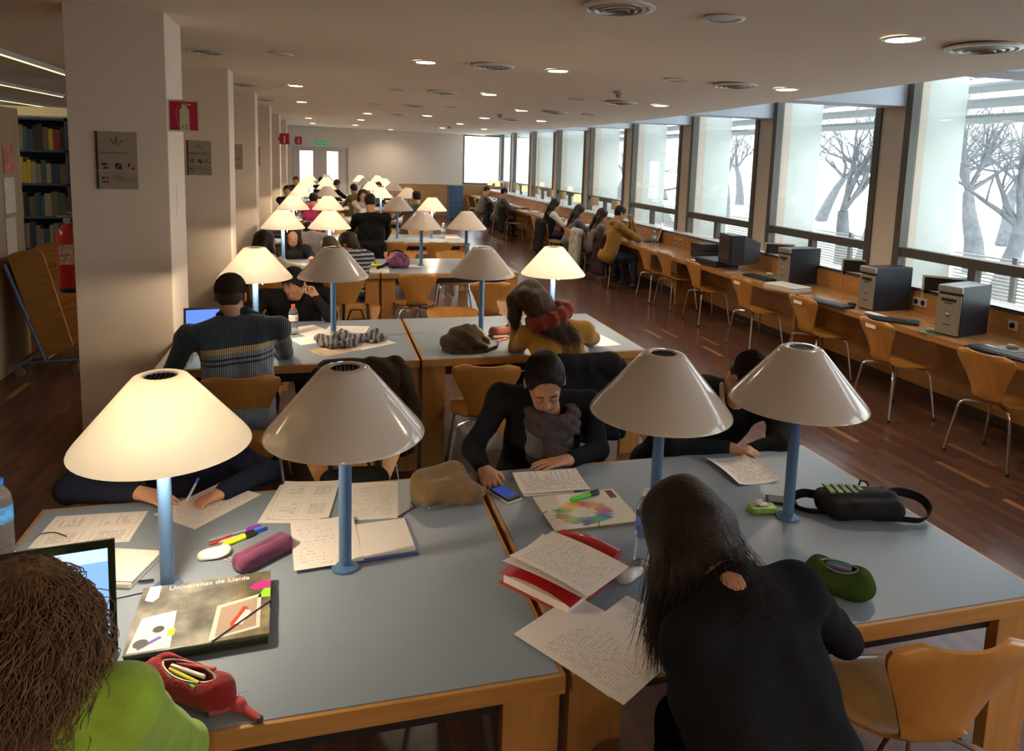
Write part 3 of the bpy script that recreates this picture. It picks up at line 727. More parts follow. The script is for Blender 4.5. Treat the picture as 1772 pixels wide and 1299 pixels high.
# ================================================================== PEOPLE
def n3(v): v = np.array(v, float); return v/(np.linalg.norm(v)+1e-9)
def H(u, v, y): p = at(u, v, y=y); return np.array(p)
def frame(look, roll=0.0):
    f = n3(look); up = np.array([0, 0, 1.]); u = up-f*(up@f)
    if np.linalg.norm(u) < .25: u = u+np.array([0, .0, .3])
    u = n3(u); r = n3(np.cross(f, u)); u = np.cross(r, f)
    if roll: r, u = r*math.cos(roll)+u*math.sin(roll), -r*math.sin(roll)+u*math.cos(roll)
    return r, f, u
def head_prims(c, fr, nb, s=1.0, fem=True, detail=True):
    r, f, u = fr; R = np.stack([r, f, u], 1)
    def L(x, y, z): return c+s*(r*x+f*y+u*z)
    P = [cone(L(0, -.025, -.06), nb, .050*s if fem else .056*s, .056 if fem else .062, .03),
         ell(L(0, -.012, .032), (.075*s, .094*s, .083*s), R, .02), ell(L(0, .034, -.035), (.058*s, .056*s, .078*s), R, .03),
         cone(L(-.022, .055, -.088), L(.022, .055, -.088), .026*s, None, .02), cone(L(-.05, .0, -.05), L(-.03, .045, -.085), .02*s, .018*s, .02), cone(L(.05, .0, -.05), L(.03, .045, -.085), .02*s, .018*s, .02)]
    if detail:
        P += [ell(L(-.031, .094, .003), (.020*s, .014*s, .015*s), R, .012, True), ell(L(.031, .094, .003), (.020*s, .014*s, .015*s), R, .012, True),
              ell(L(-.031, .079, .002), (.0135*s,)*3, R, .004), ell(L(.031, .079, .002), (.0135*s,)*3, R, .004),
              cone(L(-.042, .076, .022), L(.042, .076, .022), .010*s, None, .012),
              cone(L(0, .086, .008), L(0, .106, -.030), .0075*s, .0105*s, .010), cone(L(-.011, .094, -.033), L(.011, .094, -.033), .0075*s, None, .006),
              cone(L(-.017, .083, -.060), L(.017, .083, -.060), .0075*s, None, .006), cone(L(-.013, .083, -.070), L(.013, .083, -.070), .008*s, None, .006)]
    for sx in (-1, 1): P += [ell(L(sx*.083, -.010, -.008), (.011*s, .020*s, .033*s), R, .006), ell(L(sx*.093, -.004, -.006), (.006*s, .011*s, .019*s), R, .004, True)]
    return P
def hand_prims(w, d, nrm, side, curl=.5, s=1.0, pinch=False):
    d = n3(d); nrm = n3(np.array(nrm, float)-d*(np.array(nrm, float)@d)); t = np.cross(d, nrm)*side   # t points to the thumb side
    P = []; ks = []
    for i, off in enumerate((.031, .010, -.011, -.031)):
        k = w+s*(d*(.088-.004*abs(i-1.2)*1.6)+t*off); ks.append(k)
        P.append(cone(w+s*(d*.012+t*off*.55), k, .0145*s, .0105*s, .010))
    P.append(cone(w-d*.012*s, w+d*.03*s, .023*s, .021*s, .015))
    ln = [(.043, .026, .021), (.048, .030, .022), (.044, .028, .021), (.034, .021, .019)]
    cl = curl if isinstance(curl, (list, tuple)) else [curl]*4
    for i in range(4):
        p = ks[i]; dd = n3(d+t*(.10, .03, -.04, -.12)[i]); a = 0
        for j, L in enumerate(ln[i]):
            a += cl[i]*(.7, 1.0, .7)[j]; q = p+s*L*(dd*math.cos(a)+nrm*math.sin(a))
            P.append(cone(p, q, (.0092, .0084, .0076)[j]*s, (.0085, .0077, .0066)[j]*s, .0035)); p = q
    b = w+s*(d*.022+t*.022); m = b+s*.045*n3(t*.75+d*.65+nrm*.25); e = m+s*.032*n3(d*.9+t*(.05 if not pinch else -.4)+nrm*(.25 if not pinch else .7))
    P += [cone(b, m, .0145*s, .0105*s, .010), cone(m, e, .0102*s, .0082*s, .004)]
    return P
def ik(S, Wr, pole, a=.285, b=.25):
    d = Wr-S; L = np.linalg.norm(d); L2 = min(L, a+b-.005); u = d/L
    x = (a*a-b*b+L2*L2)/(2*L2); h = math.sqrt(max(0, a*a-x*x)); p = np.array(pole, float); p = n3(p-u*(p@u))
    return S+u*x*(L/L2)+p*h
HAIRM = {}
curly_ref = [None]
def hairmat(col):
    k = tuple(col)
    if k not in HAIRM: HAIRM[k] = mat('hair', col, .48, var=.35, vscale=40, bump=.35, bscale=160, spec=.25)
    return HAIRM[k]
FAB = {}
def fab(name, col, rough=.9, bump=.25, bscale=220, var=.12, sheen=.2):
    k = (name, tuple(col))
    if k not in FAB: FAB[k] = mat(name, col, rough, var=var, vscale=30, bump=bump, bscale=bscale, sheen=sheen if max(col) > .08 else .0, spec=.2 if max(col) > .08 else .08)
    return FAB[k]
def person(label, hip, th, head, look, hands, neck=None, top=('sweater', (.02, .02, .025)), legs=(.03, .04, .07), hair=((.02, .012, .008), 'short'),
           vox=.012, fem=True, s=1.0, roll=0.0, sh=None, shw=None, elbows=(None, None), curls=(.5, .5), hdirs=(None, None), hnorm=((0, 0, -1), (0, 0, -1)),
           sleeve=1.0, poles=(None, None), topfold=.004, topmat=None, group='seated readers', pinch=(False, False), skin_tone='skin', hairx=None, legvox=.022, chest=None, legs_on=True, detail=None, hvox=None, thin=1.0, nape=.05, lth=0.0, kz=0.0):
    f = np.array([math.sin(th), math.cos(th), 0]); r = np.array([math.cos(th), -math.sin(th), 0]); z = np.array([0, 0, 1.])
    hip = np.array([hip[0], hip[1], .54]); head = np.array(head, float); fr = frame(look, roll)
    nb = np.array(neck, float) if neck is not None else head-fr[2]*.17-fr[1]*.05-f*.03
    shw = shw or (.165 if fem else .190)
    if sh is None: shc = nb-z*.045-f*.005; SH = [shc-r*shw, shc+r*shw]
    else: SH = [np.array(sh[0], float), np.array(sh[1], float)]
    det = (vox <= .012) if detail is None else detail
    root = thing('person', label, 'person', tuple(hip*[1, 1, 0]), 0, group)
    inv = -hip*[1, 1, 0]
    def put(prims):   # into the root's frame
        o = []
        for p in prims:
            if p[0] == 'c': o.append(('c', p[1]+inv, p[2]+inv, *p[3:]))
            else: o.append(('e', p[1]+inv, *p[2:]))
        return o
    body = head_prims(head, fr, nb, s, fem, det)
    g = (.0 if fem else .012)
    ch = np.array(chest, float) if chest is not None else hip+(nb-hip)*.62+f*.0
    body += [cone(nb-z*.02, ch, nape, .05, .02), cone(ch, hip, .06, .07, .05), cone(SH[0], SH[1], .035, None, .02)]
    tp = [cone(hip-r*.075, ch-r*(.075+g), (.105+g)*thin, (.10+g)*thin, .05), cone(hip+r*.075, ch+r*(.075+g), (.105+g)*thin, (.10+g)*thin, .05),
          cone(ch, nb-z*.03, .10, .058, .05), cone(SH[0], SH[1], .062+g*.5, None, .05), cone(SH[0]*.8+SH[1]*.2-z*.03, ch-r*.075, .065+g*.5, .09, .05), cone(SH[1]*.8+SH[0]*.2-z*.03, ch+r*.075, .065+g*.5, .09, .05),
          cone(nb+z*.0, SH[0]+z*.0, .052, .05, .03), cone(nb, SH[1], .052, .05, .03), ell(hip+z*.0, (.16+g, .13+g, .10), None, .05)]
    if fem and det: tp += [ell(ch+f*.095-r*.07-z*.0+ (nb-ch)*.15, (.055, .045, .055), None, .04), ell(ch+f*.095+r*.07+(nb-ch)*.15, (.055, .045, .055), None, .04)]
    for i, sd in enumerate((-1, 1)):
        if hands[i] is None: continue
        Wr = np.array(hands[i], float); S_ = SH[i]
        pole = poles[i] if poles[i] is not None else r*sd*.7-z*.6-f*.25
        E = np.array(elbows[i], float) if elbows[i] is not None else ik(S_, Wr, pole)
        fd = n3(Wr-E); hd = hdirs[i] if hdirs[i] is not None else fd
        body += [cone(S_, E, .04, .034, .03), cone(E, Wr, .036, .024, .02)]
        body += hand_prims(Wr, hd, hnorm[i], sd, curls[i], .92 if fem else 1.0, pinch[i])
        We = E+(Wr-E)*(sleeve-.06)
        tp += [cone(S_, E, .058+g*.4, .047+g*.3, .035), cone(E, We, .047+g*.3, .034, .022)]
    soft('body', put(body), vox, skin_tone, root)
    tm = topmat or fab(top[0].replace(' ', '_'), top[1])
    soft(top[0].replace(' ', '_'), put(tp), max(vox, .008), tm, root, folds(topfold, 42, int(abs(head[0]*977))+3))
    if legs_on:
        lp = []; 
        f_, r_0 = f, r
        if lth: f = np.array([math.sin(th+lth), math.cos(th+lth), 0]); r = np.array([math.cos(th+lth), -math.sin(th+lth), 0])
        for i, sd in enumerate((-1, 1)):
            hj = hip+r*sd*.085-z*.02; kn = hip+f*.40+r*sd*.13-z*(.03-kz); an = kn-z*(.40+kz)+f*(.02 if i else -.06)+r*sd*.01
            lp += [cone(hj, kn, .088, .062, .04), cone(kn, an, .060, .045, .03)]
            sp = [cone(an-z*.045, an-z*.05+f*.11, .036, .03, .03), cone(an-z*.045, an-z*.045-f*.04, .036, .032, .03)]
            soft('shoe', put(sp), max(vox, .012), 'dark', root)
        soft('trousers', put(lp+[ell(hip-z*.01, (.165+g, .14, .085), None, .05)]), legvox, fab('denim_cloth', legs), root, folds(.004, 30, 5))
    if legs_on: f, r = f_, r_0
    # hair
    hc, hk = hair; R = np.stack([fr[0], fr[1], fr[2]], 1)
    def L(x, y, zz): return head+s*(fr[0]*x+fr[1]*y+fr[2]*zz)
    ex = MB()
    th_ = {'short': .008, 'tight': .010}.get(hk, .014)
    hp = [ell(L(0, -.018, .040), (.076*s+th_, .094*s+th_, .084*s+th_), R, .01), ell(L(0, -.055, -.02), (.058*s+th_, .042*s, .055*s), R, .03),
          ell(L(0, .108, -.012), (.078*s, .100*s, .116*s), R, .012, True),
          ell(L(-.088, .012, -.03), (.022*s, .030*s, .040*s), R, .008, True), ell(L(.088, .012, -.03), (.022*s, .030*s, .040*s), R, .008, True)]
    if hairx is not None:
        hx, ex = hairx(L, head, f, r, z, inv); hp += hx
    if det and vox <= .009:
        fl_ = {'tight': lambda p: (-.1*p[0], -1, .15), 'short': lambda p: (p[0]*.5, -.3-.4*p[1], -1)}.get(hk, lambda p: (p[0]*.7, -.3, -1.2))
        if hairx is not curly_ref[0]: combed(ex, head, fr, s, inv, 2600 if hk != 'long' else 3000, .0009, fl_, 4, {'short': .05, 'long': .17}.get(hk, .10), th_+.0015, lift=.04 if hk == 'short' else .0)
    hv = hvox or max(vox*.8, .006)
    soft('hair', put(hp), hv, hairmat(hc), root, folds(.0005 if hv < .01 else .002, 150 if hv < .01 else 60, 9, (1, .3, .15)), extra=ex)
    return root, dict(L=L, fr=fr, nb=nb, SH=SH, inv=inv, put=put, head=head, f=f, r=r, ch=ch, hip=hip)
def combed(ex, head, fr, s, inv, n, rad, flow, seed=2, L0=.10, off=.016, jit=.25, lift=0.0, face=True):
    """hair lying on the scalp, each strand following the skull"""
    r = np.random.default_rng(seed); Rm = np.stack(fr, 1); A = np.array([.076, .094, .084])*s+off; c = np.array([0, -.018, .040])*s
    for _ in range(n):
        p = n3(r.normal(0, 1, 3)); 
        if p[2] < -.8 or (face and p[1] > .45 and p[2] < .55): continue
        pts = []; N = 7; L = L0*r.uniform(.5, 1.1)
        for i in range(N+1):
            q = c+p*A*(1+lift*i/N*r.uniform(.3, 1)); pts.append(head+Rm@q+inv)
            fl = np.array(flow(p), float)+r.normal(0, jit, 3)*.25; fl = fl-p*(fl@p); p = n3(p+n3(fl)*L/N/.09)
        ex.tube(pts, [rad*(1-.5*i/N) for i in range(N+1)], 3, caps=False)
def strands(ex, guides, n, spread, rad, inv, seed=1, curl=0.0, cf=60, taper=True):
    r = np.random.default_rng(seed)
    for G in guides:
        G = [np.array(p, float)+inv for p in G]; m = len(G)
        for _ in range(n):
            o = r.normal(0, 1, 3)*spread; o2 = r.normal(0, 1, 3)*spread*.8; pts = []; ph = r.uniform(0, 6); N = 14; ln = r.uniform(.8, 1.05)
            for i in range(N+1):
                t = i/N*ln*(m-1); t = min(t, m-1.001); k = int(t); q = t-k
                p0, p1, p2, p3 = G[max(k-1, 0)], G[k], G[min(k+1, m-1)], G[min(k+2, m-1)]
                p = .5*((2*p1)+(-p0+p2)*q+(2*p0-5*p1+4*p2-p3)*q*q+(-p0+3*p1-3*p2+p3)*q**3)
                w = i/N; p = p+o*(.35+.65*w)+o2*w*w
                if curl: p = p+curl*np.array([math.sin(cf*w+ph), math.cos(cf*w+ph), math.sin(cf*.7*w+ph*2)])*(.3+w)
                pts.append(p)
            rr = [rad*(1-.6*i/N) for i in range(N+1)]
            ex.tube(pts, rr, 3, caps=False)

# --- the curly-haired person in green, nearest on the left
def curly(L, head, f, r, z, inv):
    P = [cone(L(0, -.03, .03), L(0, -.05, -.10), .085, .095, .03), cone(L(-.05, -.02, -.05), L(-.06, -.04, -.22), .065, .08, .03), cone(L(.05, -.03, -.05), L(.055, -.06, -.17), .07, .065, .03), cone(L(0, -.06, -.1), L(-.02, -.10, -.25), .08, .06, .03)]
    rr = random.Random(3); ex = MB()
    r_ = np.random.default_rng(5)
    for i in range(3600):      # springy curls hanging from the crown all round the back
        a = r_.uniform(PI*.80, PI*2.20); e = r_.uniform(0, 1)**.7; h0 = .13-.15*e*r_.uniform(.3, 1); ro = .070+.045*e
        ln = r_.uniform(.10, .24); N = 16; cr = r_.uniform(.003, .011); ph = r_.uniform(0, 6); tw = r_.uniform(14, 22); jx = r_.normal(0, .012, 3); pts = []
        for k in range(N+1):
            t = k/N; R0 = ro+.035*math.sin(min(1, t*1.5)*PI/2)-.02*t*t+.012*math.sin(i)
            if t < .15 and h0 > .06: R0 *= .45+3.6*t
            q = L(R0*math.cos(a)*.95+jx[0]*t+cr*math.sin(tw*t+ph), -.035+.95*R0*math.sin(a)+jx[1]*t+cr*math.cos(tw*t+ph), h0-ln*t+.004*math.sin(tw*t*1.3))
            pts.append(np.array(q)+inv)
        ex.tube(pts, [.0013*(1-.5*k/N) for k in range(N+1)], 3, caps=False)
    combed(ex, head, frame((-.1, 1, -.25)), .92, inv, 3000, .0011, lambda p: (p[0]*.8, -.3-.3*p[1], -1), 12, .12, .012, jit=2.2, lift=.12)
    return P, ex
curly_ref[0] = curly
hd1 = H(38, 1095, 1.30)
nb1 = H(55, 1225, 1.22)
person('curly-haired person in bright green top, seen from behind at the black laptop', (nb1[0]+.0, 1.08), 0.0, hd1, (-.1, 1, -.25), (H(60, 1120, 1.95), H(215, 1215, 1.85)), neck=nb1,
       sh=(nb1+np.array([-.17, -.02, -.06]), H(205, 1222, 1.25)), elbows=(None, H(318, 1292, 1.50)), top=('green_top', (.27, .40, .035)), hair=((.18, .095, .045), 'long'), vox=.006, hairx=curly, s=.92, topfold=.003, curls=(.35, .3), group='seated readers at the nearest tables', hvox=.007)
# --- the long-haired person in black, nearest on the right
HB = H(1192, 935, 1.47)
def longblack(L, head, f, r, z, inv):
    Y = 1.47
    G = [[L(-.03, -.02, .10), H(1165, 915, 1.47), H(1158, 1000, 1.47), H(1158, 1070, 1.50), H(1156, 1128, 1.50)],
         [L(-.01, -.04, .10), H(1175, 905, 1.44), H(1165, 1000, 1.43), H(1155, 1080, 1.45), H(1165, 1135, 1.46)],
         [L(.0, -.06, .09), H(1205, 905, 1.42), H(1200, 990, 1.38), H(1190, 1060, 1.38), H(1190, 1118, 1.40)],
         [L(.02, -.06, .09), H(1225, 905, 1.42), H(1245, 960, 1.37), H(1255, 1020, 1.31), H(1268, 1070, 1.25)],
         [L(.03, -.04, .09), H(1240, 910, 1.43), H(1262, 960, 1.39), H(1285, 1010, 1.31), H(1300, 1045, 1.26)],
         [L(-.05, .0, .08), H(1158, 925, 1.50), H(1150, 1000, 1.50), H(1147, 1070, 1.52), H(1150, 1110, 1.53)],
         [L(.0, -.05, .09), H(1215, 900, 1.42), H(1225, 970, 1.38), H(1225, 1040, 1.34), H(1205, 1095, 1.36)]]
    P = []
    for i, g in enumerate(G):
        g = [np.array(q) for q in g]; rr = [.035, .042, .034, .022, .006]
        if i in (3, 4): rr = [.035, .042, .030, .020, .006]
        for a in range(4): P.append(cone(g[a], g[a+1], rr[a], rr[a+1], .03))
    ex = MB(); strands(ex, G, 900, .022, .0010, inv, 8, curl=.0012, cf=7)
    strands(ex, [[H(1225, 880, 1.43), H(1262, 925, 1.42), H(1280, 975, 1.40), H(1275, 1010, 1.38)], [H(1170, 870, 1.5), H(1152, 905, 1.5), H(1135, 990, 1.5), H(1130, 1060, 1.5), H(1138, 1100, 1.5)]], 26, .006, .0007, inv, 18, curl=.003, cf=6)
    return P, ex
nb2 = H(1268, 1022, 1.30)
person('person in black top with long dark hair, bending over sheets at the nearest table', (1.0, 1.10), -.12, HB, (-.25, .62, -.75), (H(1200, 1010, 1.92), H(1345, 1000, 1.95)), neck=nb2,
       sh=(H(1196, 1112, 1.27), H(1378, 1024, 1.32)), elbows=(H(1165, 1120, 1.62), H(1458, 1106, 1.50)), top=('black_top', (.011, .011, .013)), legs=(.008, .008, .009), hair=((.022, .011, .007), 'long'), vox=.006, hairx=longblack, topfold=.003, group='seated readers at the nearest tables', hvox=.006,
       chest=H(1300, 1185, 1.24), nape=.062, thin=1.12, legvox=.014, lth=-.5, kz=.11)
# --- writing person behind the glowing near lamp
p3r, q3 = person('person in navy sweater writing on a sheet, face hidden behind the glowing near lamp shade', (-.42, 3.02), PI, H(290, 715, 2.90), (0, -.7, -.6), (H(385, 852, 2.72), H(238, 852, 2.74)), neck=H(300, 745, 3.02),
       sh=(H(385, 775, 3.0), H(215, 770, 3.0)), elbows=(H(458, 815, 2.86), H(118, 848, 2.84)), top=('navy_sweater', (.012, .014, .028)), hair=((.02, .012, .008), 'short'), vox=.006, group='seated readers at the nearest tables',
       hdirs=((-.85, -.45, -.12), (.9, -.35, -.15)), hnorm=((.15, -.1, -1), (.1, 0, -1)), curls=([.75, .85, .9, .95], .25), pinch=(True, False), topfold=.003)
# --- person in the grey scarf
def bunhair(L, head, f, r, z, inv):
    P = [cone(L(0, -.08, .05), L(0, -.115, .03), .036, .032, .02), cone(L(.0, -.115, .03), L(-.03, -.12, -.06), .032, .03, .02), cone(L(-.03, -.12, -.06), L(-.05, -.10, -.16), .03, .02, .02)]
    return P, MB()
HG = H(943, 662, 2.86)
gr, gq = person('person with tied-back dark hair, grey scarf and black cardigan looking down at a phone', (.97, 3.18), PI+.06, HG, (-.10, -.72, -.62), (np.array(at(985, 795, z=.785)), H(838, 812, 2.70)), neck=H(950, 718, 2.99), roll=-.12,
       sh=(H(1018, 700, 3.03), H(868, 688, 3.03)), elbows=(H(1035, 778, 2.86), H(818, 775, 2.93)), top=('black_cardigan', (.012, .012, .014)), hair=((.022, .013, .010), 'tight'), vox=.005, hairx=bunhair, group='seated readers at the nearest tables',
       hdirs=((-1, -.12, -.03), (.15, -1, -.28)), hnorm=((0, 0, -1), (.3, .1, -1)), curls=(.12, [.35, .45, .5, .5]), topfold=.003)
# left hand lies flat over the sheet edge; give it a sleeve-free wrist further along
def extra_part(root, q, name, prims, vox, m, disp=None): return soft(name, q['put'](prims), vox, m, root, disp)
L_ = gq['L']; fG = gq['f']; nG = gq['nb']; zz = np.array([0, 0, 1.])
M['greywool'] = fab('grey_wool', (.075, .055, .060), bump=.4, bscale=120)
sc = []
for i in range(14):
    a = 2*PI*i/14; b_ = 2*PI*(i+1)/14
    def rp(t, k=0): return nG+np.array([.098*math.cos(t), .088*math.sin(t)-.035, .032+.025*math.sin(t)-k])
    sc += [cone(rp(a), rp(b_), .030, None, .012), cone(rp(a+.3, .045)*1.0+np.array([0, -.012, 0]), rp(b_+.3, .045)+np.array([0, -.012, 0]), .031, None, .012)]
fr0 = nG+np.array([0, -.15, -.05])
sc += [cone(fr0+np.array([-.03, .02, 0]), fr0+np.array([-.02, -.02, -.09]), .036, .040, .02), cone(fr0+np.array([-.02, -.02, -.09]), fr0+np.array([-.05, -.02, -.19]), .038, .045, .02), cone(fr0+np.array([.02, -.02, -.07]), fr0+np.array([.045, -.02, -.17]), .034, .038, .02), ell(fr0+np.array([.0, -.03, -.075]), (.045, .035, .04), None, .02)]
extra_part(gr, gq, 'scarf', sc, .005, 'greywool', folds(.006, 105, 2, (.5, .2, 1)))
M['greytee'] = fab('grey_jersey', (.15, .145, .14))
extra_part(gr, gq, 'undershirt', [cone(gq['ch']+fG*.045-gq['r']*.05, gq['ch']+fG*.045+(nG-gq['ch'])*.5-gq['r']*.045, .085, .075, .04), cone(gq['ch']+fG*.045+gq['r']*.05, gq['ch']+fG*.045+(nG-gq['ch'])*.5+gq['r']*.045, .085, .075, .04), ell(gq['ch']+fG*.115-gq['r']*.06+(nG-gq['ch'])*.1, (.055, .04, .055), None, .03), ell(gq['ch']+fG*.115+gq['r']*.06+(nG-gq['ch'])*.1, (.055, .04, .055), None, .03), cone(gq['ch']+fG*.05, gq['hip']+fG*.06+zz*.08, .095, .09, .04)], .008, 'greytee', folds(.002, 50, 2))
b = MB()
def fl(*p): return tuple(L_(*p)+gq['inv'])
for sx in (-1, 1): b.tube([fl(sx*.014, .0885, .026), fl(sx*.030, .0905, .031), fl(sx*.048, .080, .026)], [.0018, .0026, .0012], 6)
b.build('eyebrows', hairmat((.022, .013, .010)), gr)
b = MB()
for sx in (-1, 1): b.tube([fl(sx*.018, .0905, -.005), fl(sx*.031, .0945, -.0085), fl(sx*.044, .0865, -.005)], .0013, 5)
b.build('eyelashes', 'black', gr)
M['lip'] = mat('lips', (.36, .10, .08), .4)
b = MB(); b.tube([fl(-.021, .0835, -.064), fl(-.008, .0915, -.0605), fl(.0, .0905, -.0615), fl(.008, .0915, -.0605), fl(.021, .0835, -.064)], [.001, .0036, .0032, .0036, .001], 8); b.tube([fl(-.018, .084, -.066), fl(0, .0905, -.071), fl(.018, .084, -.066)], [.001, .0046, .001], 8)
b.build('lips', 'lip', gr, True)
# --- short-haired person bending over a sheet on the right
M['blackhood'] = fab('black_hoodie_cloth', (.011, .011, .012))
mr, mq = person('short-haired person in black hoodie bent low behind the right-hand near lamps', (1.66, 3.14), PI-.1, H(1297, 655, 2.86), (.1, -.55, -.85), (H(1300, 778, 2.76), H(1262, 775, 2.76)), neck=H(1262, 700, 3.0), fem=False,
       sh=(H(1345, 690, 3.0), H(1205, 672, 3.03)), elbows=(H(1347, 770, 2.76), H(1160, 770, 2.80)), topmat=M['blackhood'], top=('hoodie', (.01, .01, .01)), hair=((.02, .013, .010), 'short'), vox=.006, group='seated readers at the nearest tables', topfold=.004,
       hdirs=((-.8, -.4, 0), (.8, -.5, 0)))
extra_part(mr, mq, 'collar', [cone(H(1249, 665, 2.955), H(1250, 700, 2.93), .012, .014, .01), cone(H(1250, 700, 2.93), H(1262, 725, 2.90), .014, .012, .01)], .005, fab('cream_fleece', (.5, .42, .33)))
# --- striped sweater
def striped_mat():
    m, n, l, b = new_mat('striped_rib_knit'); b.inputs['Roughness'].default_value = .95; b.inputs['Sheen Weight'].default_value = .3
    tc = n.new('ShaderNodeTexCoord'); sp = n.new('ShaderNodeSeparateXYZ'); l.new(tc.outputs['Object'], sp.inputs[0])
    ad = n.new('ShaderNodeMath'); ad.operation = 'MULTIPLY_ADD'; l.new(sp.outputs[0], ad.inputs[0]); ad.inputs[1].default_value = -.10; l.new(sp.outputs[2], ad.inputs[2])
    r = n.new('ShaderNodeValToRGB'); r.color_ramp.interpolation = 'CONSTANT'; l.new(ad.outputs[0], r.inputs[0])
    st = [(0, (.17, .20, .25)), (.842, (.025, .032, .04)), (.853, (.20, .23, .28)), (.868, (.025, .032, .04)), (.880, (.21, .24, .29)), (.903, (.48, .36, .17)), (.935, (.032, .052, .068))]
    e = r.color_ramp.elements; e[0].position = 0; e[0].color = (*st[0][1], 1); e[1].position = st[1][0]; e[1].color = (*st[1][1], 1)
    for p, c in st[2:]: k = e.new(p); k.color = (*c, 1)
    ab = n.new('ShaderNodeMath'); ab.operation = 'ABSOLUTE'; l.new(sp.outputs[0], ab.inputs[0])
    gt = n.new('ShaderNodeMath'); gt.operation = 'GREATER_THAN'; l.new(ab.outputs[0], gt.inputs[0]); gt.inputs[1].default_value = .205
    mx = n.new('ShaderNodeMixRGB'); l.new(gt.outputs[0], mx.inputs[0]); l.new(r.outputs[0], mx.inputs[1]); mx.inputs[2].default_value = (.024, .036, .046, 1); l.new(mx.outputs[0], b.inputs['Base Color'])
    w = n.new('ShaderNodeTexWave'); w.inputs['Scale'].default_value = 28; w.inputs['Distortion'].default_value = .6; l.new(tc.outputs['Object'], w.inputs[0])
    bp = n.new('ShaderNodeBump'); bp.inputs['Strength'].default_value = .5; bp.inputs['Distance'].default_value = .01; l.new(w.outputs[0], bp.inputs['Height']); l.new(bp.outputs[0], b.inputs['Normal'])
    return m
M['striped'] = striped_mat()
sr, sq = person('person in ribbed blue and grey striped sweater seen from behind at the second table block', (-.47, 4.22), .0, H(399, 512, 4.42), (.05, 1, -.35), (np.array(at(352, 588, z=.79)), np.array(at(452, 575, z=.79))), neck=H(408, 550, 4.38), fem=False, shw=.2,
       sh=(H(326, 583, 4.34), H(482, 568, 4.34)), elbows=(H(296, 648, 4.38), H(492, 608, 4.62)), top=('striped_sweater', (.1, .1, .1)), topmat=M['striped'], hair=((.06, .034, .02), 'short'), vox=.008, group='seated readers at the second tables', topfold=.003)
extra_part(sr, sq, 'collar', [cone(sq['nb']+np.array([-.055, -.01, .03]), sq['nb']+np.array([.055, -.01, .03]), .036, None, .02), cone(sq['nb']+np.array([.055, .0, .03]), sq['nb']+np.array([.14, .03, .0]), .028, .018, .02), cone(sq['nb']+np.array([-.055, .0, .03]), sq['nb']+np.array([-.1, .05, .01]), .028, .018, .02)], .008, fab('dark_rib', (.022, .034, .042)))
# --- mustard sweater and red scarf
def longbrown(L, head, f, r, z, inv):
    G = [[L(0, -.05, .09), H(925, 520, 4.36), H(955, 552, 4.30), H(975, 590, 4.26), H(985, 612, 4.25)],
         [L(.03, -.05, .08), H(938, 520, 4.38), H(968, 555, 4.31), H(993, 585, 4.27), H(995, 605, 4.26)],
         [L(-.03, -.04, .08), H(908, 515, 4.40), H(935, 555, 4.31), H(950, 572, 4.27), H(960, 590, 4.26)],
         [L(-.06, .0, .08), H(893, 520, 4.46), H(890, 548, 4.44), H(892, 565, 4.44)]]
    P = []
    for g in G:
        rr = [.045, .06, .04, .025, .010]
        for a in range(len(g)-1): P.append(cone(g[a], g[a+1], rr[a], rr[a+1], .03))
    ex = MB(); strands(ex, G, 330, .022, .0016, inv, 8, curl=.002, cf=7)
    return P, ex
yr, yq = person('long-haired person in mustard yellow sweater and red scarf, head propped on one hand', (1.50, 4.28), -.08, H(920, 522, 4.47), (-.25, .8, -.55), (H(893, 545, 4.62), H(990, 590, 4.95)), neck=H(955, 553, 4.36), roll=.25,
       sh=(H(912, 580, 4.38), H(1012, 572, 4.40)), elbows=(H(893, 603, 4.60), H(1025, 585, 4.60)), top=('mustard_sweater', (.34, .17, .022)), hair=((.055, .027, .014), 'long'), vox=.008, hairx=longbrown, group='seated readers at the second tables', topfold=.004,
       hdirs=((-.1, .1, 1), None), hnorm=((.9, .2, .1), (0, 0, -1)))
M['redwool'] = fab('red_wool', (.22, .028, .015), bump=.6, bscale=90)
sc = []
for i in range(12):
    a = 2*PI*i/12; b_ = 2*PI*(i+1)/12; c0 = yq['nb']+np.array([-.02, .0, .035])
    def rp(t): return c0+np.array([.115*math.cos(t), .10*math.sin(t), .05*math.cos(t)])
    sc.append(cone(rp(a), rp(b_), .036, None, .03)); sc.append(cone(rp(a)+np.array([0, 0, -.03]), rp(b_)+np.array([0, 0, -.03]), .03, None, .012))
extra_part(yr, yq, 'scarf', sc, .008, 'redwool', folds(.006, 90, 4, (1, .4, .6)))
# --- the others, smaller
def P_(label, hip, th, head, look, hands, col, topn='sweater', hair=((.02, .012, .008), 'short'), **k):
    k.setdefault('vox', .014); return person(label, hip, th, np.array(head, float), look, [None if h is None else np.array(h, float) for h in hands], top=(topn, col), hair=hair, **k)
def locks(pts_list, rad=.045):
    def g(L, head, f, r, z, inv):
        P = []
        for pl in pts_list:
            q = [L(*p) for p in pl]
            for a in range(len(q)-1): P.append(cone(q[a], q[a+1], rad*(1-.25*a), rad*(1-.25*(a+1)), .03))
        return P, MB()
    return g
LONG = locks([[(0, -.05, .06), (0, -.10, -.08), (0, -.11, -.24), (0, -.10, -.34)], [(-.05, -.03, .05), (-.08, -.05, -.08), (-.09, -.05, -.24), (-.08, -.05, -.32)], [(.05, -.03, .05), (.08, -.05, -.08), (.09, -.05, -.24), (.08, -.05, -.32)]], .052)
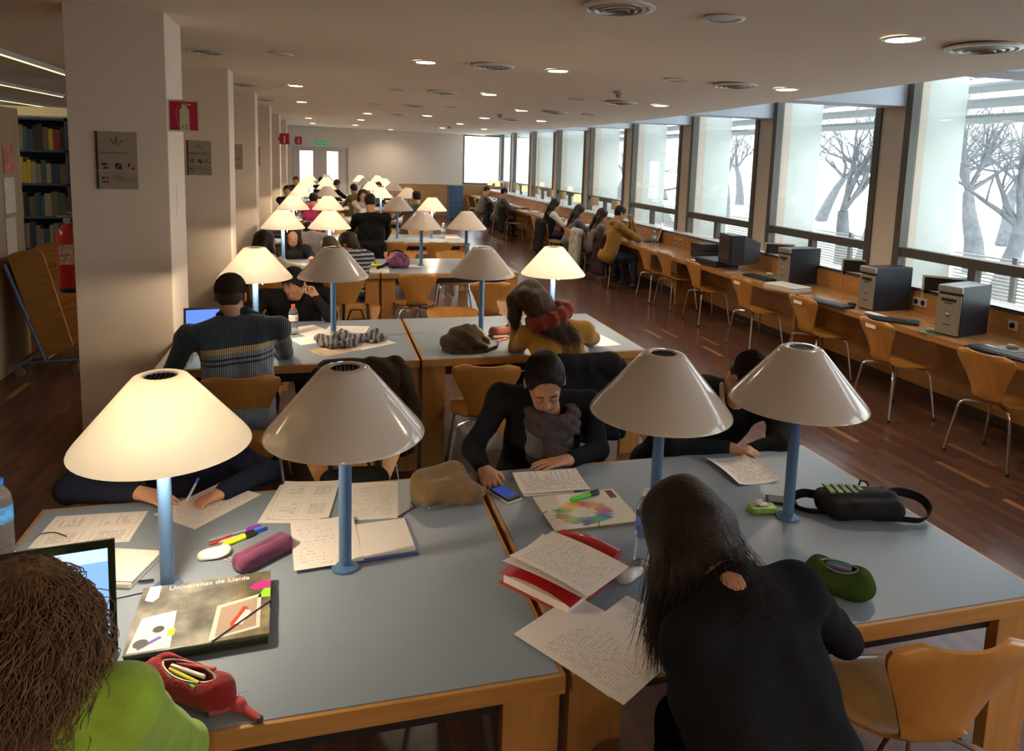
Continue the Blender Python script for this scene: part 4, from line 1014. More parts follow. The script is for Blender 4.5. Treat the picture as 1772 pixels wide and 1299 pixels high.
P_('person in black resting the forehead on a fist behind the second table block', (-.32, 6.0), PI, H(508, 492, 5.72), (-.25, -.75, -.65), (H(546, 512, 5.60), H(455, 560, 5.5)), (.014, .012, .011), neck=H(515, 512, 5.86), sh=(H(565, 512, 5.85), H(455, 515, 5.85)), elbows=(H(572, 548, 5.62), None),
   hdirs=((-.35, -.1, .6), None), hnorm=((-.5, -.6, -.2), (0, 0, -1)), curls=(1.2, .4), vox=.009, group='seated readers at the second tables', fem=False, detail=True)
pk_ = P_('person with long dark hair and pink scarf seen from behind at the third table block', (-.55, 7.7), .1, H(457, 420, 7.72), (.1, 1, -.2), (( -.5, 8.2, .79), (-.2, 8.2, .79)), (.35, .30, .2), 'cream_coat', hair=((.022, .012, .008), 'long'), hairx=LONG, group='seated readers at the third tables')
pk_, pq_ = pk_
extra_part(pk_, pq_, 'scarf', [cone(pq_['nb']+np.array([.09*math.cos(t_), .08*math.sin(t_), .02]), pq_['nb']+np.array([.09*math.cos(t_+.5), .08*math.sin(t_+.5), .02]), .045, None, .02) for t_ in np.arange(0, 6.3, .5)]+[cone(pq_['nb']+np.array([.08, -.05, .0]), pq_['nb']+np.array([.16, -.04, -.10]), .05, .04, .03)], .012, fab('pink_wool', (.32, .03, .10)), folds(.008, 60, 2))
P_('dark-haired person in open dark jacket facing the camera behind the third table block', (-.32, 9.45), PI, H(506, 408, 9.3), (.1, -1, -.35), ((-.15, 8.9, .79), (-.5, 8.9, .79)), (.02, .018, .018), 'dark_jacket', hair=((.03, .017, .011), 'long'), hairx=locks([[(-.06, -.02, .05), (-.085, .0, -.08), (-.08, .01, -.2)], [(.06, -.02, .05), (.085, .0, -.08), (.08, .01, -.2)]]), group='seated readers at the third tables', detail=True)
P_('person in brown coat with furry hood bent over the third table block', (.05, 7.55), 0, H(570, 432, 7.75), (-.2, .8, -.6), ((-.1, 8.3, .79), (.2, 8.3, .79)), (.03, .024, .018), 'brown_coat', hair=((.09, .055, .03), 'long'), neck=H(572, 455, 7.62), hairx=locks([[(0, -.04, .06), (0, -.1, -.03), (.03, -.13, -.12)]], .07), group='seated readers at the third tables')
P_('person in black and white striped top leaning towards a neighbour at the third table block', (.30, 8.0), -.3, H(600, 422, 8.0), (-.9, .4, -.3), ((.05, 8.4, .79), (.35, 8.45, .79)), (.2, .19, .18), 'striped_top', hair=((.035, .02, .012), 'long'), topmat=None, hairx=locks([[(0, -.04, .06), (0, -.09, -.05), (.02, -.10, -.12)]], .06), group='seated readers at the third tables', neck=H(612, 438, 7.92))
def bw():
    m, n, l, b = new_mat('black_white_stripes'); b.inputs['Roughness'].default_value = .9
    tc = n.new('ShaderNodeTexCoord'); w = n.new('ShaderNodeTexWave'); w.bands_direction = 'Z'; w.inputs['Scale'].default_value = 7; w.inputs['Distortion'].default_value = 1.2
    l.new(tc.outputs['Object'], w.inputs[0]); r = n.new('ShaderNodeValToRGB'); r.color_ramp.interpolation = 'CONSTANT'; l.new(w.outputs[0], r.inputs[0])
    r.color_ramp.elements[0].color = (.02, .02, .022, 1); r.color_ramp.elements[1].position = .55; r.color_ramp.elements[1].color = (.36, .34, .33, 1); l.new(r.outputs[0], b.inputs['Base Color']); return m
M['bw'] = bw()
for o in bpy.data.objects:
    if o.name.startswith('striped_top'): o.data.materials[0] = M['bw']
P_('person in black jacket with grey shoulder band seen from behind at the fourth table block', (.63, 10.45), 0, H(640, 350, 10.6), (.0, 1, -.4), ((.35, 11.0, .79), (.9, 11.0, .79)), (.014, .014, .014), 'black_jacket', fem=False, shw=.21, group='seated readers at the fourth tables', neck=H(643, 372, 10.45))
P_('person in dark clothes at the left end of the fourth table block', (-.72, 11.9), 2.6, H(495, 366, 11.6), (.5, -.8, -.4), ((-.5, 11.5, .79), (-.6, 11.3, .79)), (.02, .02, .022), 'dark_sweater', group='seated readers at the fourth tables')
P_('person with one pale striped sleeve bending over the fourth table block', (-.25, 10.6), .2, H(533, 398, 10.7), (-.3, .8, -.6), ((-.3, 11.1, .79), (.0, 11.1, .79)), (.36, .32, .3), 'striped_top', group='seated readers at the fourth tables', neck=H(540, 405, 10.6), hair=((.03, .018, .012), 'short'))
P_('person with cropped dark hair and grey jersey seen from behind at the fifth table block', (1.50, 13.3), .0, H(721, 341, 13.3), (0, 1, -.2), ((1.3, 14.4, .79), (1.7, 14.4, .79)), (.10, .085, .07), 'grey_jersey', fem=False, group='seated readers at the fifth tables')
for i, (lb, u, v, y, th, col, hn) in enumerate((
    ('person in dark top at the left side of the fifth table block', 497, 328, 15.6, PI, (.02, .02, .02), 'short'),
    ('person in yellow and black striped sweater at the sixth table block', 612, 322, 17.2, -.4, (.14, .11, .03), 'short'),
    ('person with long hair facing the camera at the fifth table block', 628, 338, 15.7, PI, (.35, .30, .26), 'long'),
    ('person with black hair at the sixth table block right of centre', 655, 322, 18.7, PI, (.05, .04, .04), 'short'),
    ('person in pink top at the fifth table block', 543, 345, 14.1, .2, (.55, .05, .16), 'short'),
    ('person in dark coat near the doors at the far left', 512, 313, 21.6, PI, (.015, .02, .02), 'short'),
    ('person in black leaning sideways before the double doors', 583, 316, 20.0, .8, (.012, .012, .014), 'short'),
    ('person with black hair before the second door pane', 556, 309, 22.0, .3, (.014, .014, .014), 'short'))):
    h = H(u, v, y); h[2] = min(max(h[2], 1.05), 1.24); d = np.array([math.sin(th), math.cos(th)])
    hh = (h[0]-d[0]*.18, h[1]-d[1]*.18)
    P_(lb, hh, th, h, (d[0], d[1], -.4), ((h[0]+d[0]*.35-.12, h[1]+d[1]*.35, .79), (h[0]+d[0]*.35+.12, h[1]+d[1]*.35, .79)), col, vox=.02, hair=((.02, .013, .01), 'short' if hn == 'short' else 'long'), hairx=LONG if hn == 'long' else None, group='readers at the far tables', legvox=.03)
# people along the window counter (facing the windows)
TB = math.pi/2
for (lb, u, v, x, col, tn, hr, hx, wr) in (
    ('person in mustard hoodie holding both hands before the face at the window counter', 1074, 366, 4.62, (.26, .135, .02), 'mustard_hoodie', (.014, .012, .011), None, 'up'),
    ('person with long dark hair and grey striped cardigan bent over the window counter', 1042, 378, 4.70, (.13, .11, .10), 'striped_cardigan', (.02, .013, .01), LONG, 'dn'),
    ('person with very long dark hair and grey top at the window counter', 1003, 367, 4.62, (.08, .08, .085), 'grey_top', (.02, .013, .01), LONG, 'dn'),
    ('person in black vest over white sleeves looking down at the window counter', 961, 355, 4.62, (.55, .50, .46), 'white_top', (.022, .014, .01), LONG, 'lap'),
    ('person in olive shirt, nearer of the two at the far end of the window counter', 873, 333, 4.52, (.085, .075, .06), 'olive_shirt', (.016, .012, .01), None, 'dn'),
    ('person in grey shirt, farther of the two at the far end of the window counter', 843, 329, 4.52, (.10, .095, .085), 'grey_shirt', (.018, .013, .011), None, 'dn')):
    h = H(u, v, 1.0); 
    p = at(u, v, x=x); h = np.array(p); h[2] = min(max(h[2], 1.1), 1.22)
    hx_, hy = h[0]-.20, h[1]-.02
    wrs = {'up': ((h[0]+.20, h[1]+.05, h[2]-.13), (h[0]+.20, h[1]-.06, h[2]-.14)), 'dn': ((h[0]+.33, h[1]+.12, .79), (h[0]+.33, h[1]-.12, .79)), 'lap': ((h[0]+.28, h[1]+.06, .80), (h[0]+.26, h[1]-.10, .82))}[wr]
    k = dict(hdirs=((-.2, 0, 1), (-.2, 0, 1)), hnorm=((-1, 0, 0), (-1, 0, 0)), elbows=((h[0]+.26, h[1]+.16, .81), (h[0]+.26, h[1]-.16, .81))) if wr == 'up' else {}
    root, q = P_(lb, (hx_, hy), TB, h, (1, -.05, -.45), wrs, col, tn, hair=(hr, 'long' if hx else 'short'), hairx=hx, vox=.012 if u > 950 else .016, group='readers at the window counter', fem=hx is not None, detail=u > 950, neck=h-np.array([.07, 0, .15]), **k)
    if tn == 'white_top':
        soft('black_vest', q['put']([cone(q['ch']-q['r']*.08, q['hip']-q['r']*.08, .118, .118, .05), cone(q['ch']+q['r']*.08, q['hip']+q['r']*.08, .118, .118, .05), cone(q['ch'], q['nb']-zz*.05, .115, .07, .05)]), .014, fab('black_vest_cloth', (.012, .012, .014)), root)
    if tn == 'mustard_hoodie':
        soft('hood', q['put']([ell(q['nb']-q['f']*.06+zz*.0, (.06, .09, .045), None, .02)]), .012, fab('mustard_hood_cloth', (.26, .135, .02)), root)
# ================================================================== THINGS ON THE TABLES
ZT = .7525
def smooth(P, n=6):
    P = [Vector(q) for q in P]; Q = []
    for i in range(len(P)-1):
        p0, p1, p2, p3 = P[max(i-1, 0)], P[i], P[i+1], P[min(i+2, len(P)-1)]
        for k in range(n): t_ = k/n; Q.append(.5*((2*p1)+(-p0+p2)*t_+(2*p0-5*p1+4*p2-p3)*t_*t_+(-p0+3*p1-3*p2+p3)*t_**3))
    return Q+[P[-1]]
def sheet(label, u1, v1, u2, v2, edge='w', side=1, m='notes', n=1, dz=0.0, curl=0.0, group=None, w=.21, l=.297, name='sheet_of_paper', cat='paper', z=ZT, bend=0, lift=(0, 0)):
    """sheets lying flat: one edge runs between two measured spots; 'w' the short edge, 'l' the long one"""
    p = at(u1, v1, z=z+dz); q = at(u2, v2, z=z+dz); d = (q-p); d.z = 0; d.normalize(); s = Vector((-d.y, d.x, 0))*side
    A, B = (w, l) if edge == 'w' else (l, w)
    nu, nv = 8, 10; th = .00025+.00012*n; V = []; F = []; UV = []
    for k in (0, 1):
        for i in range(nu+1):
            for j in range(nv+1):
                a, b_ = i/nu, j/nv
                h = curl*((abs(b_-.5)*2)**3)*.02+bend*.02*math.sin(PI*a)+lift[0]*max(0, a-.6)**2+lift[1]*max(0, b_-.6)**2
                V.append(tuple(d*(A*a)+s*(B*b_)+Vector((0, 0, dz+h+(th if k == 0 else 0)+.0002))))
                UV.append((A*a, B*b_) if edge == 'w' else (B*b_, A*a))
    w_ = nv+1; N = (nu+1)*w_
    for i in range(nu):
        for j in range(nv):
            q0 = i*w_+j; F.append((q0, q0+w_, q0+w_+1, q0+1) if side > 0 else (q0, q0+1, q0+w_+1, q0+w_))
            q0 += N; F.append((q0, q0+1, q0+w_+1, q0+w_) if side > 0 else (q0, q0+w_, q0+w_+1, q0+1))
    rim = [i*w_ for i in range(nu+1)]+[nu*w_+j for j in range(1, nv+1)]+[i*w_+nv for i in range(nu-1, -1, -1)]+[j for j in range(nv-1, 0, -1)]
    for a, c in zip(rim, rim[1:]+rim[:1]): F.append((c, a, N+a, N+c) if side > 0 else (a, c, N+c, N+a))
    me = bpy.data.meshes.new(name); me.from_pydata(V, [], F); uv = me.uv_layers.new(name='UVMap')
    for lp in me.loops: uv.data[lp.index].uv = UV[lp.vertex_index]
    me.materials.append(M[m] if isinstance(m, str) else m); me.update()
    o = bpy.data.objects.new(name, me); COL.objects.link(o); o.location = (p.x, p.y, z); return tag(o, label, cat, group)
GP = 'loose sheets on the study tables'
# nearest block, left table
sheet('printed slide handout beside the navy-sleeved elbow at the table corner', 223, 937, 258, 882, 'w', 1, 'slides', group=GP)
sheet('sheet being written on under the glowing near lamp', 337, 916, 262, 889, 'w', -1, 'notes', group=GP)
sheet('lower printed handout left of the second near lamp pole', 445, 905, 548, 905, 'w', 1, 'print', 2, group=GP)
sheet('stack of slide handouts with yellow marks left of the second near lamp', 569, 897, 590, 828, 'l', 1, 'slides', 14, dz=.0012, group=GP, curl=.2)
sheet('grey handwritten sheet directly right of the second near lamp pole', 689, 896, 689, 834, 'l', 1, 'notes', 2, group=GP)
# folder with blue cover
def slabthing(name, label, cat, u1, v1, u2, v2, w, l, h, side, m, z=ZT, dz=0, group=None, c=.002):
    p = at(u1, v1, z=z+h+dz); q = at(u2, v2, z=z+h+dz); d = (q-p); a = math.atan2(d.y, d.x)
    t = thing(name, label, cat, (p.x, p.y, z+dz), a, group)
    b = MB(); b.box((0, 0 if side > 0 else -l, 0), (w, l if side > 0 else 0, h), c=c)
    return t, b
M['bluefold'] = mat('blue_folder_plastic', (.06, .11, .36), .3)
t, b = slabthing('ring_folder', 'blue plastic folder full of white sheets right of the second near lamp', 'folder', 560, 980, 755, 951, .30, .235, .006, 1, 'bluefold')
b.build('cover', 'bluefold', t); b = MB(); b.box((.075, .012, .006), (.292, .228, .010)); b.build('sheets', 'blank', t)
sheet('white sheet with blue handwriting across the blue folder and lamp base', 509, 988, 632, 969, 'w', 1, 'bluenotes', 2, dz=.0115, group=GP, lift=(0, .02))
# purple case, pens, tissues
def pen(label, u1, v1, u2, v2, col, cap, r=.0055, z=ZT, name='pen', cat='pen', group='pens on the nearest table'):
    p = at(u1, v1, z=z+r); q = at(u2, v2, z=z+r); d = (q-p); L = d.length; t = thing(name, label, cat, tuple(p), math.atan2(d.y, d.x), group); tilt = math.asin(max(-1, min(1, d.z/L)))
    b = MB(); b.cyl((0, 0, 0), (L*.72, 0, L*.72*math.sin(tilt)), r, n=12); b.cyl((-.012, 0, 0), (0, 0, 0), r*.25, r*.9, n=10); b.build('barrel', mat('pen_'+label.split()[0], col, .35), t, True)
    b = MB(); b.cyl((L*.68, 0, L*.68*math.sin(tilt)), (L, 0, L*math.sin(tilt)), r*1.15, n=12); b.box((L*.7, -.0015, r), (L*.98, .0015, r+.003)); b.build('cap', mat('cap_'+label.split()[0], cap, .35), t, True)
    return t
pen('purple felt pen lying behind the yellow highlighter', 366, 934, 452, 910, (.35, .33, .4), (.25, .03, .4), .005)
pen('white pen with light blue end behind the plum pencil case', 384, 937, 455, 913, (.6, .6, .62), (.05, .35, .7), .0045)
pen('yellow highlighter with black cap beside the plum pencil case', 388, 942, 440, 921, (.75, .85, .02), (.02, .02, .02), .009, name='highlighter', cat='highlighter')
pen('dark blue pen behind the plum pencil case', 400, 936, 462, 914, (.03, .05, .3), (.02, .04, .4), .0045)
pen('red pen peeping out behind the tissue packet', 368, 940, 402, 928, (.6, .03, .03), (.5, .03, .03), .0045)
def case(label, u1, v1, u2, v2, r, m, lie=1.0, z=ZT, name='pencil_case', flat=.9):
    p = at(u1, v1, z=z+r); q = at(u2, v2, z=z+r); c = (p+q)/2; t = thing(name, label, 'pencil case', (c.x, c.y, z), 0, 'pencil cases')
    A = np.array(p-c); B = np.array(q-c); A[2] = B[2] = r*flat
    d = n3(B-A); s_ = np.array([-d[1], d[0], 0]); 
    pr = [cone(A+s_*k+np.array([0, 0, j]), B+s_*k+np.array([0, 0, j]), r*.62, None, .012) for k in (-r*.42, r*.42) for j in (-r*.25, r*.3)]
    return t, pr, A, B, d, s_
M['plum'] = fab('plum_canvas', (.15, .035, .085)); M['zip'] = mat('zip_metal', (.16, .15, .13), .5, metal=.3)
t, pr, A, B, d, s_ = case('plum fabric pencil case, closed, beside coloured pens', 418, 972, 492, 935, .031, 'plum')
soft('bag', pr, .004, 'plum', t, folds(.0012, 60, 2)); b = MB(); b.tube([A+np.array([0, 0, .026]), (A+B)/2+np.array([0, 0, .029]), B+np.array([0, 0, .026])], .0022, 6); b.build('zipper', 'plum', t)
p = at(372, 962, z=ZT); t = thing('tissue_packet', 'open white tissue packet leaning on the plum pencil case', 'tissues', tuple(p), 0)
soft('packet', [ell((0, 0, .011), (.045, .034, .012), None, .01), cone((-.035, -.01, .008), (.03, .012, .012), .014, None, .015)], .004, 'whitepaper', t, folds(.0015, 60, 4)); b = MB(); b.tube([(.03, -.03, .004), (.05, -.045, .003), (.06, -.03, .003), (.045, -.025, .003)], .0015, 5); b.build('loose_thread', 'white', t)
# tan bag
M['tan'] = fab('tan_suede', (.175, .105, .045), bump=.4, bscale=80); M['leather'] = mat('brown_leather', (.10, .045, .02), .5)
c = at(765, 862, z=ZT); t = thing('shoulder_bag', 'slouching tan suede bag with drawstring lying beside the middle gap of the nearest tables', 'bag', tuple(c), 0)
def W_(u, v, y, c=c): return np.array(at(u, v, y=y))-np.array(c)
def WZ(u, v, z, c=c): return np.array(at(u, v, z=z))-np.array(c)
soft('bag', [cone(WZ(735, 832, .80), WZ(785, 822, .81), .050, .055, .04), cone(WZ(725, 830, .81), WZ(745, 860, .785), .040, .036, .04), cone(WZ(790, 835, .80), WZ(815, 852, .79), .045, .030, .03), cone(WZ(770, 855, .785), WZ(820, 855, .78), .038, .024, .03), ell(WZ(760, 845, .785), (.10, .065, .045), None, .04), cone(WZ(812, 855, .785), WZ(834, 850, .775), .026, .014, .02)], .005, 'tan', t, folds(.008, 34, 8, (.5, 1, .6)))
b = MB()
for k in range(3): a = WZ(716+2*k, 876, .755); b.tube([WZ(712, 868, .775), a, WZ(700-k*3, 888+k, .755), WZ(688+k*4, 894, .7545)], .0022, 5)
b.build('drawstring', 'leather', t)
b = MB()
for k in range(9):
    a = WZ(738+k*5, 879-k*.8, .768+.002*(k % 2)); b.ball(tuple(a), .0045, 8)
b.build('metal_ring_trim', 'zip', t)
# white tablet and cables, laptop
t, b = slabthing('netbook', 'closed white netbook beside the glowing near lamp', 'laptop', 78, 1001, 243, 1010, .255, .175, .022, 1, 'white', c=.006)
b.build('base', mat('white_gloss_plastic', (.74, .70, .62), .25, coat=.4), t); b = MB(); b.box((.002, .004, .0225), (.258, .172, .026), c=.001); b.build('lid', mat('white_lid_plastic', (.74, .70, .62), .25, coat=.4), t)
b = MB(); b.cyl((.262, .03, .01), (.30, .045, .008), .004, n=8); b.build('plug', 'black', t)
def cable(label, pts, r=.0018):
    P = [at(*q[:2], z=ZT+(q[2] if len(q) > 2 else .002)) for q in pts]; Q = []
    for i in range(len(P)-1):
        for k in range(5):
            tt = k/5; p0, p1, p2, p3 = P[max(i-1, 0)], P[i], P[i+1], P[min(i+2, len(P)-1)]
            Q.append(.5*((2*p1)+(-p0+p2)*tt+(2*p0-5*p1+4*p2-p3)*tt*tt+(-p0+3*p1-3*p2+p3)*tt**3))
    Q.append(P[-1]); c = Q[0].copy(); b = MB(); b.tube([q-c for q in Q], r, 6); o = b.build('cable', 'black', None, True); o.location = c
    return tag(o, label, 'cable', 'thin black cables')
cable('thin black cable running from the netbook past the lamp base', [(281, 999, .006), (283, 1008), (270, 1020), (235, 1028), (200, 1036), (193, 1040)])
cable('thin black cable looping over the slide handout behind the laptop', [(115, 928), (95, 921, .004), (72, 923, .006), (52, 931), (30, 938)])
# laptop with lit screen
SC = []; hz = ZT+.022
pr_, pl_ = at(204, 1122, z=hz), at(204, 1122, z=hz)
TR = at(188, 919, y=at(204, 1122, z=hz).y+.10); base = at(204, 1122, z=hz); 
TRz = TR.z
ldir = Vector((-1, -.12, 0)).normalized()
t = thing('laptop', 'open black laptop with a bright blue screen in front of the curly-haired person', 'laptop', tuple(Vector((base.x, base.y, ZT))), math.atan2(-ldir.y, -ldir.x))
t.rotation_euler = (0, 0, math.atan2(-ldir.y, -ldir.x))
b = MB(); b.box((-.36, -.235, .0), (.0, .012, .020), c=.004); b.build('base', 'black', t)
M['key'] = mat('black_keys', (.02, .02, .022), .45)
for i in range(5):
    for j in range(13):
        b = MB(); b.box((-.335+j*.0245, -.125+i*.024-.0, .0205), (-.314+j*.0245, -.105+i*.024, .0235), c=.001); b.build('key', 'key', t)
b = MB(); b.box((-.23, -.215, .0202), (-.13, -.150, .0212)); b.build('touchpad', 'dark', t)
SH_ = .285; tl = math.atan2(.07, 1)
Ms = Matrix.Translation((0, .004, .022)) @ Matrix.Rotation(-tl, 4, 'X')
b = MB(); b.box((-.36, 0, 0), (0, .008, SH_), Ms, c=.003); lid = b.build('screen_lid', mat('glossy_bezel', (.01, .01, .012), .15), t)
def ui(nm, x0, x1, z0, z1, col, st, off):
    b = MB(); b.box((x0, -.0006-off, z0), (x1, -.0001-off, z1), Ms); b.build(nm, mat('screen_'+nm, (0, 0, 0), .3, emit=col, estr=st), lid)
ui('display', -.343, -.016, .018, SH_-.022, (.22, .42, .80), .62, 0); ui('toolbar', -.343, -.016, SH_-.055, SH_-.022, (.45, .58, .85), .75, .0006); ui('document_page', -.25, -.10, .018, SH_-.062, (.62, .70, .90), .75, .0006)
for k in range(11): ui('text_line', -.24, -.12-.015*(k % 3), SH_-.078-k*.011, SH_-.074-k*.011, (.35, .42, .62), .6, .0012)
# folder with printed cover
M['foldergreen'] = mat('dark_green_folder_edge', (.045, .07, .01), .35)
def cover_mat():
    m, n, l, b = new_mat('glossy_photo_cover'); b.inputs['Roughness'].default_value = .22; b.inputs['Coat Weight'].default_value = .6
    tc = n.new('ShaderNodeTexCoord'); t1 = n.new('ShaderNodeTexNoise'); t1.inputs['Scale'].default_value = 9; t1.inputs['Detail'].default_value = 6; l.new(tc.outputs['Object'], t1.inputs[0])
    r = n.new('ShaderNodeValToRGB'); e = r.color_ramp.elements; e[0].position = .3; e[0].color = (.06, .06, .056, 1); e[1].position = .7; e[1].color = (.38, .36, .30, 1)
    k = e.new(.5); k.color = (.17, .165, .15, 1); l.new(t1.outputs[0], r.inputs[0])
    sp = n.new('ShaderNodeSeparateXYZ'); l.new(tc.outputs['Object'], sp.inputs[0]); mr_ = n.new('ShaderNodeMapRange'); l.new(sp.outputs[0], mr_.inputs[0]); mr_.inputs[1].default_value = .19; mr_.inputs[2].default_value = .27
    mx = n.new('ShaderNodeMixRGB'); mx.blend_type = 'MULTIPLY'; l.new(mr_.outputs[0], mx.inputs[0]); l.new(r.outputs[0], mx.inputs[1]); mx.inputs[2].default_value = (1, .86, .62, 1); l.new(mx.outputs[0], b.inputs['Base Color']); return m
M['cover'] = cover_mat()
hh = .034
A_ = at(211, 1136, z=ZT+hh); B_ = at(466, 1094, z=ZT+hh); C_ = at(238, 1019, z=ZT+hh); fw = (B_-A_).length; fl_ = abs((C_-A_).dot(Vector((-(B_-A_).normalized().y, (B_-A_).normalized().x, 0))))
t = thing('elastic_folder', 'thick glossy folder with collage cover, white lettering and black elastic band', 'folder', (A_.x, A_.y, ZT), math.atan2((B_-A_).y, (B_-A_).x))
b = MB(); b.box((0, 0, hh-.004), (fw, fl_, hh), c=.0008); cv = b.build('cover', 'cover', t)
b = MB(); b.box((.003, .003, .0), (fw-.003, fl_-.003, .004), c=.0008); b.build('back_cover', 'foldergreen', t)
b = MB(); b.box((.008, .010, .004), (fw-.012, fl_-.006, hh-.013)); b.build('contents', 'dark', t)
b = MB(); b.box((.002, .002, hh-.013), (fw-.003, fl_-.003, hh-.004), c=.001); b.build('flap', 'foldergreen', t)
def art(nm, pts, col, k=0, em=None):
    b = MB(); b.prism([(x*fw, y*fl_) for x, y in pts], hh+.0001, hh+.0004+.0002*k); b.build(nm, mat('print_'+nm, col, .25, coat=.5), cv)
art('printed_notepad', [(.02, .02), (.31, .02), (.30, .55), (.06, .50)], (.62, .60, .62)); art('printed_photo_border', [(.57, .02), (.93, .10), (.93, .62), (.60, .52)], (.58, .55, .50))
art('printed_photo', [(.61, .06), (.90, .13), (.90, .57), (.63, .48)], (.36, .27, .20), 1); art('printed_red_shoe', [(.72, .14), (.80, .20), (.84, .42), (.80, .46), (.76, .34), (.71, .22)], (.65, .06, .04), 2); art('printed_white_shoe', [(.74, .2), (.8, .18), (.86, .36), (.82, .4)], (.7, .66, .62), 3)
art('printed_pink_marker', [(.83, .74), (.88, .71), (1.0, .72), (1.0, .83), (.88, .82)], (.80, .03, .22)); art('printed_green_note', [(.90, .56), (1.0, .55), (1.0, .70), (.95, .70)], (.30, .62, .05)); art('printed_white_tab', [(.04, .78), (.10, .74), (.14, .80), (.135, 1.0), (.05, 1.0)], (.66, .64, .62))
art('printed_yellow_note', [(.27, .18), (.32, .19), (.32, .28), (.27, .27)], (.75, .68, .03), 1); art('printed_violet_pen', [(.09, .04), (.24, .17), (.22, .20), (.08, .08)], (.14, .12, .36), 1)
b = MB(); b.lathe([(.0, 0), (.018, 0), (.018, .0004), (0, .0004)], 20, T((.10*fw, .13*fl_, hh+.0003))); b.lathe([(.0, 0), (.014, 0), (.014, .0004), (0, .0004)], 20, T((.2*fw, .30*fl_, hh+.0003))); b.build('printed_grey_lens', 'dark', cv)
b = MB()
for rr_ in (.028, .022): b.tube([(.27*fw+rr_*math.cos(a*.4), .62*fl_+rr_*math.sin(a*.4), hh+.0004) for a in range(17)], .0006, 4)
b.build('printed_spiral', 'silver', cv)
text_obj('Universitat de Lleida', .026, mat('white_print', (.72, .70, .68), .3), cv, T((.20*fw, fl_*.90, hh+.0002)), 'lettering')
b = MB(); b.tube([(fw*.60, -.001, hh-.018), (fw*.60, -.001, hh+.002), (fw+.001, fl_*.47, hh+.002), (fw+.001, fl_*.47, hh-.018)], .0022, 6); b.build('elastic_band', mat('navy_elastic', (.012, .016, .05), .6), t)
# red pencil case and doll charm
M['redcloth'] = fab('red_corduroy', (.24, .012, .015), bump=.5, bscale=120)
def open_case(label, u1, v1, u2, v2, r, m, pens, h=1.0, bulge=0, name='pencil_case'):
    z = ZT; p = at(u1, v1, z=z+r*.7); q = at(u2, v2, z=z+r*.7); c = (p+q)/2; L = (q-p).length
    t = thing(name, label, 'pencil case', (c.x, c.y, z), math.atan2((q-p).y, (q-p).x), 'pencil cases'); H_ = L/2
    pr = [cone((-H_, 0, r*.7), (H_, 0, r*.7), r*.75, None, .02), cone((-H_*.8, r*.5, r*.75), (H_*.8, r*.5, r*.75), r*.72, None, .02), cone((-H_*.8, -r*.5, r*.75), (H_*.8, -r*.5, r*.75), r*.72, None, .02),
          cone((-H_*.9, r*.3, r*1.3*h), (H_*.9, r*.3, r*1.2*h), r*.45, None, .02), cone((-H_*.9, -r*.3, r*1.3*h), (H_*.9, -r*.3, r*1.2*h), r*.45, None, .02),
          ell((0, 0, r*2.0*h), (H_*.84, r*.80, r*1.35*h), None, .006, True)]
    soft('pouch', pr, .0035, m, t, folds(.0015, 55, 3))
    b = MB()
    for sg in (-1, 1): b.tube([(-H_*.80+H_*1.6*k/12, sg*r*.70*math.sin(PI*k/12)**.6, r*(1.62-.12*math.sin(PI*k/12))*h) for k in range(13)], .0028, 6)
    b.build('zipper', 'zip', t)
    for i, col in enumerate(pens):
        a = random.uniform(-.25, .25); y0 = (i-(len(pens)-1)/2)*r*.28; zz_ = r*(1.22+.12*(i % 3))*h
        o = MB(); o.cyl((-H_*.55, y0-a*.03, zz_), (H_*.5, y0+a*.05, zz_+.008), .0048, n=8); oo = o.build('pen', mat('case_pen', col, .35), None, True)
        oo.matrix_world = t.matrix_world.copy() if False else Matrix.Translation(t.location) @ Matrix.Rotation(t.rotation_euler.z, 4, 'Z')
        tag(oo, f'{["green","yellow","white","black","blue","red","grey","orange"][pens.index(col)] if False else PENN[col]} pen lying in the {label.split(" pencil")[0]} pencil case', 'pen', 'pens inside pencil cases')
    return t, H_
PENN = {(.1, .5, .05): 'green', (.7, .6, .05): 'yellow', (.7, .7, .7): 'white', (.02, .02, .02): 'black', (.03, .06, .5): 'blue', (.5, .03, .03): 'red', (.25, .25, .25): 'grey', (.6, .25, .05): 'orange', (.1, .3, .45): 'teal', (.35, .2, .1): 'brown'}
t, H_ = open_case('open red corduroy pencil case beside the thick collage folder', 272, 1162, 385, 1205, .038, 'redcloth', [(.1, .5, .05), (.7, .6, .05), (.7, .7, .7), (.02, .02, .02), (.5, .03, .03)])
b = MB(); b.box((-.008, -.02, 0), (.008, .02, .004), T((-H_-.028, 0, .04), ry=-.4)); b.build('pull_tab', 'redcloth', t)
c = at(410, 1226, z=ZT); t = thing('doll_charm', 'small red cloth doll charm hanging off the red pencil case', 'charm', tuple(c), -.35)
soft('doll', [cone((0, 0, .012), (.01, -.006, .014), .017, .016, .01), cone((-.01, -.008, .01), (-.05, -.028, .008), .009, .008, .006), cone((.02, -.008, .01), (.065, -.03, .008), .009, .009, .006), cone((-.008, .004, .012), (-.03, .02, .01), .008, .008, .006)], .0025, mat('doll_cloth', (.42, .06, .07), .9), t)
b = MB(); b.ball((-.053, -.03, .008), .0075, 8); b.ball((.07, -.032, .008), .0085, 8); b.build('shoe', 'dark', t, True)
b = MB(); b.tube([(0, .012, .02), (.012, .028, .016), (.004, .042, .012), (-.01, .03, .014), (0, .012, .02)], .0009, 5); b.build('key_ring', 'chrome', t)
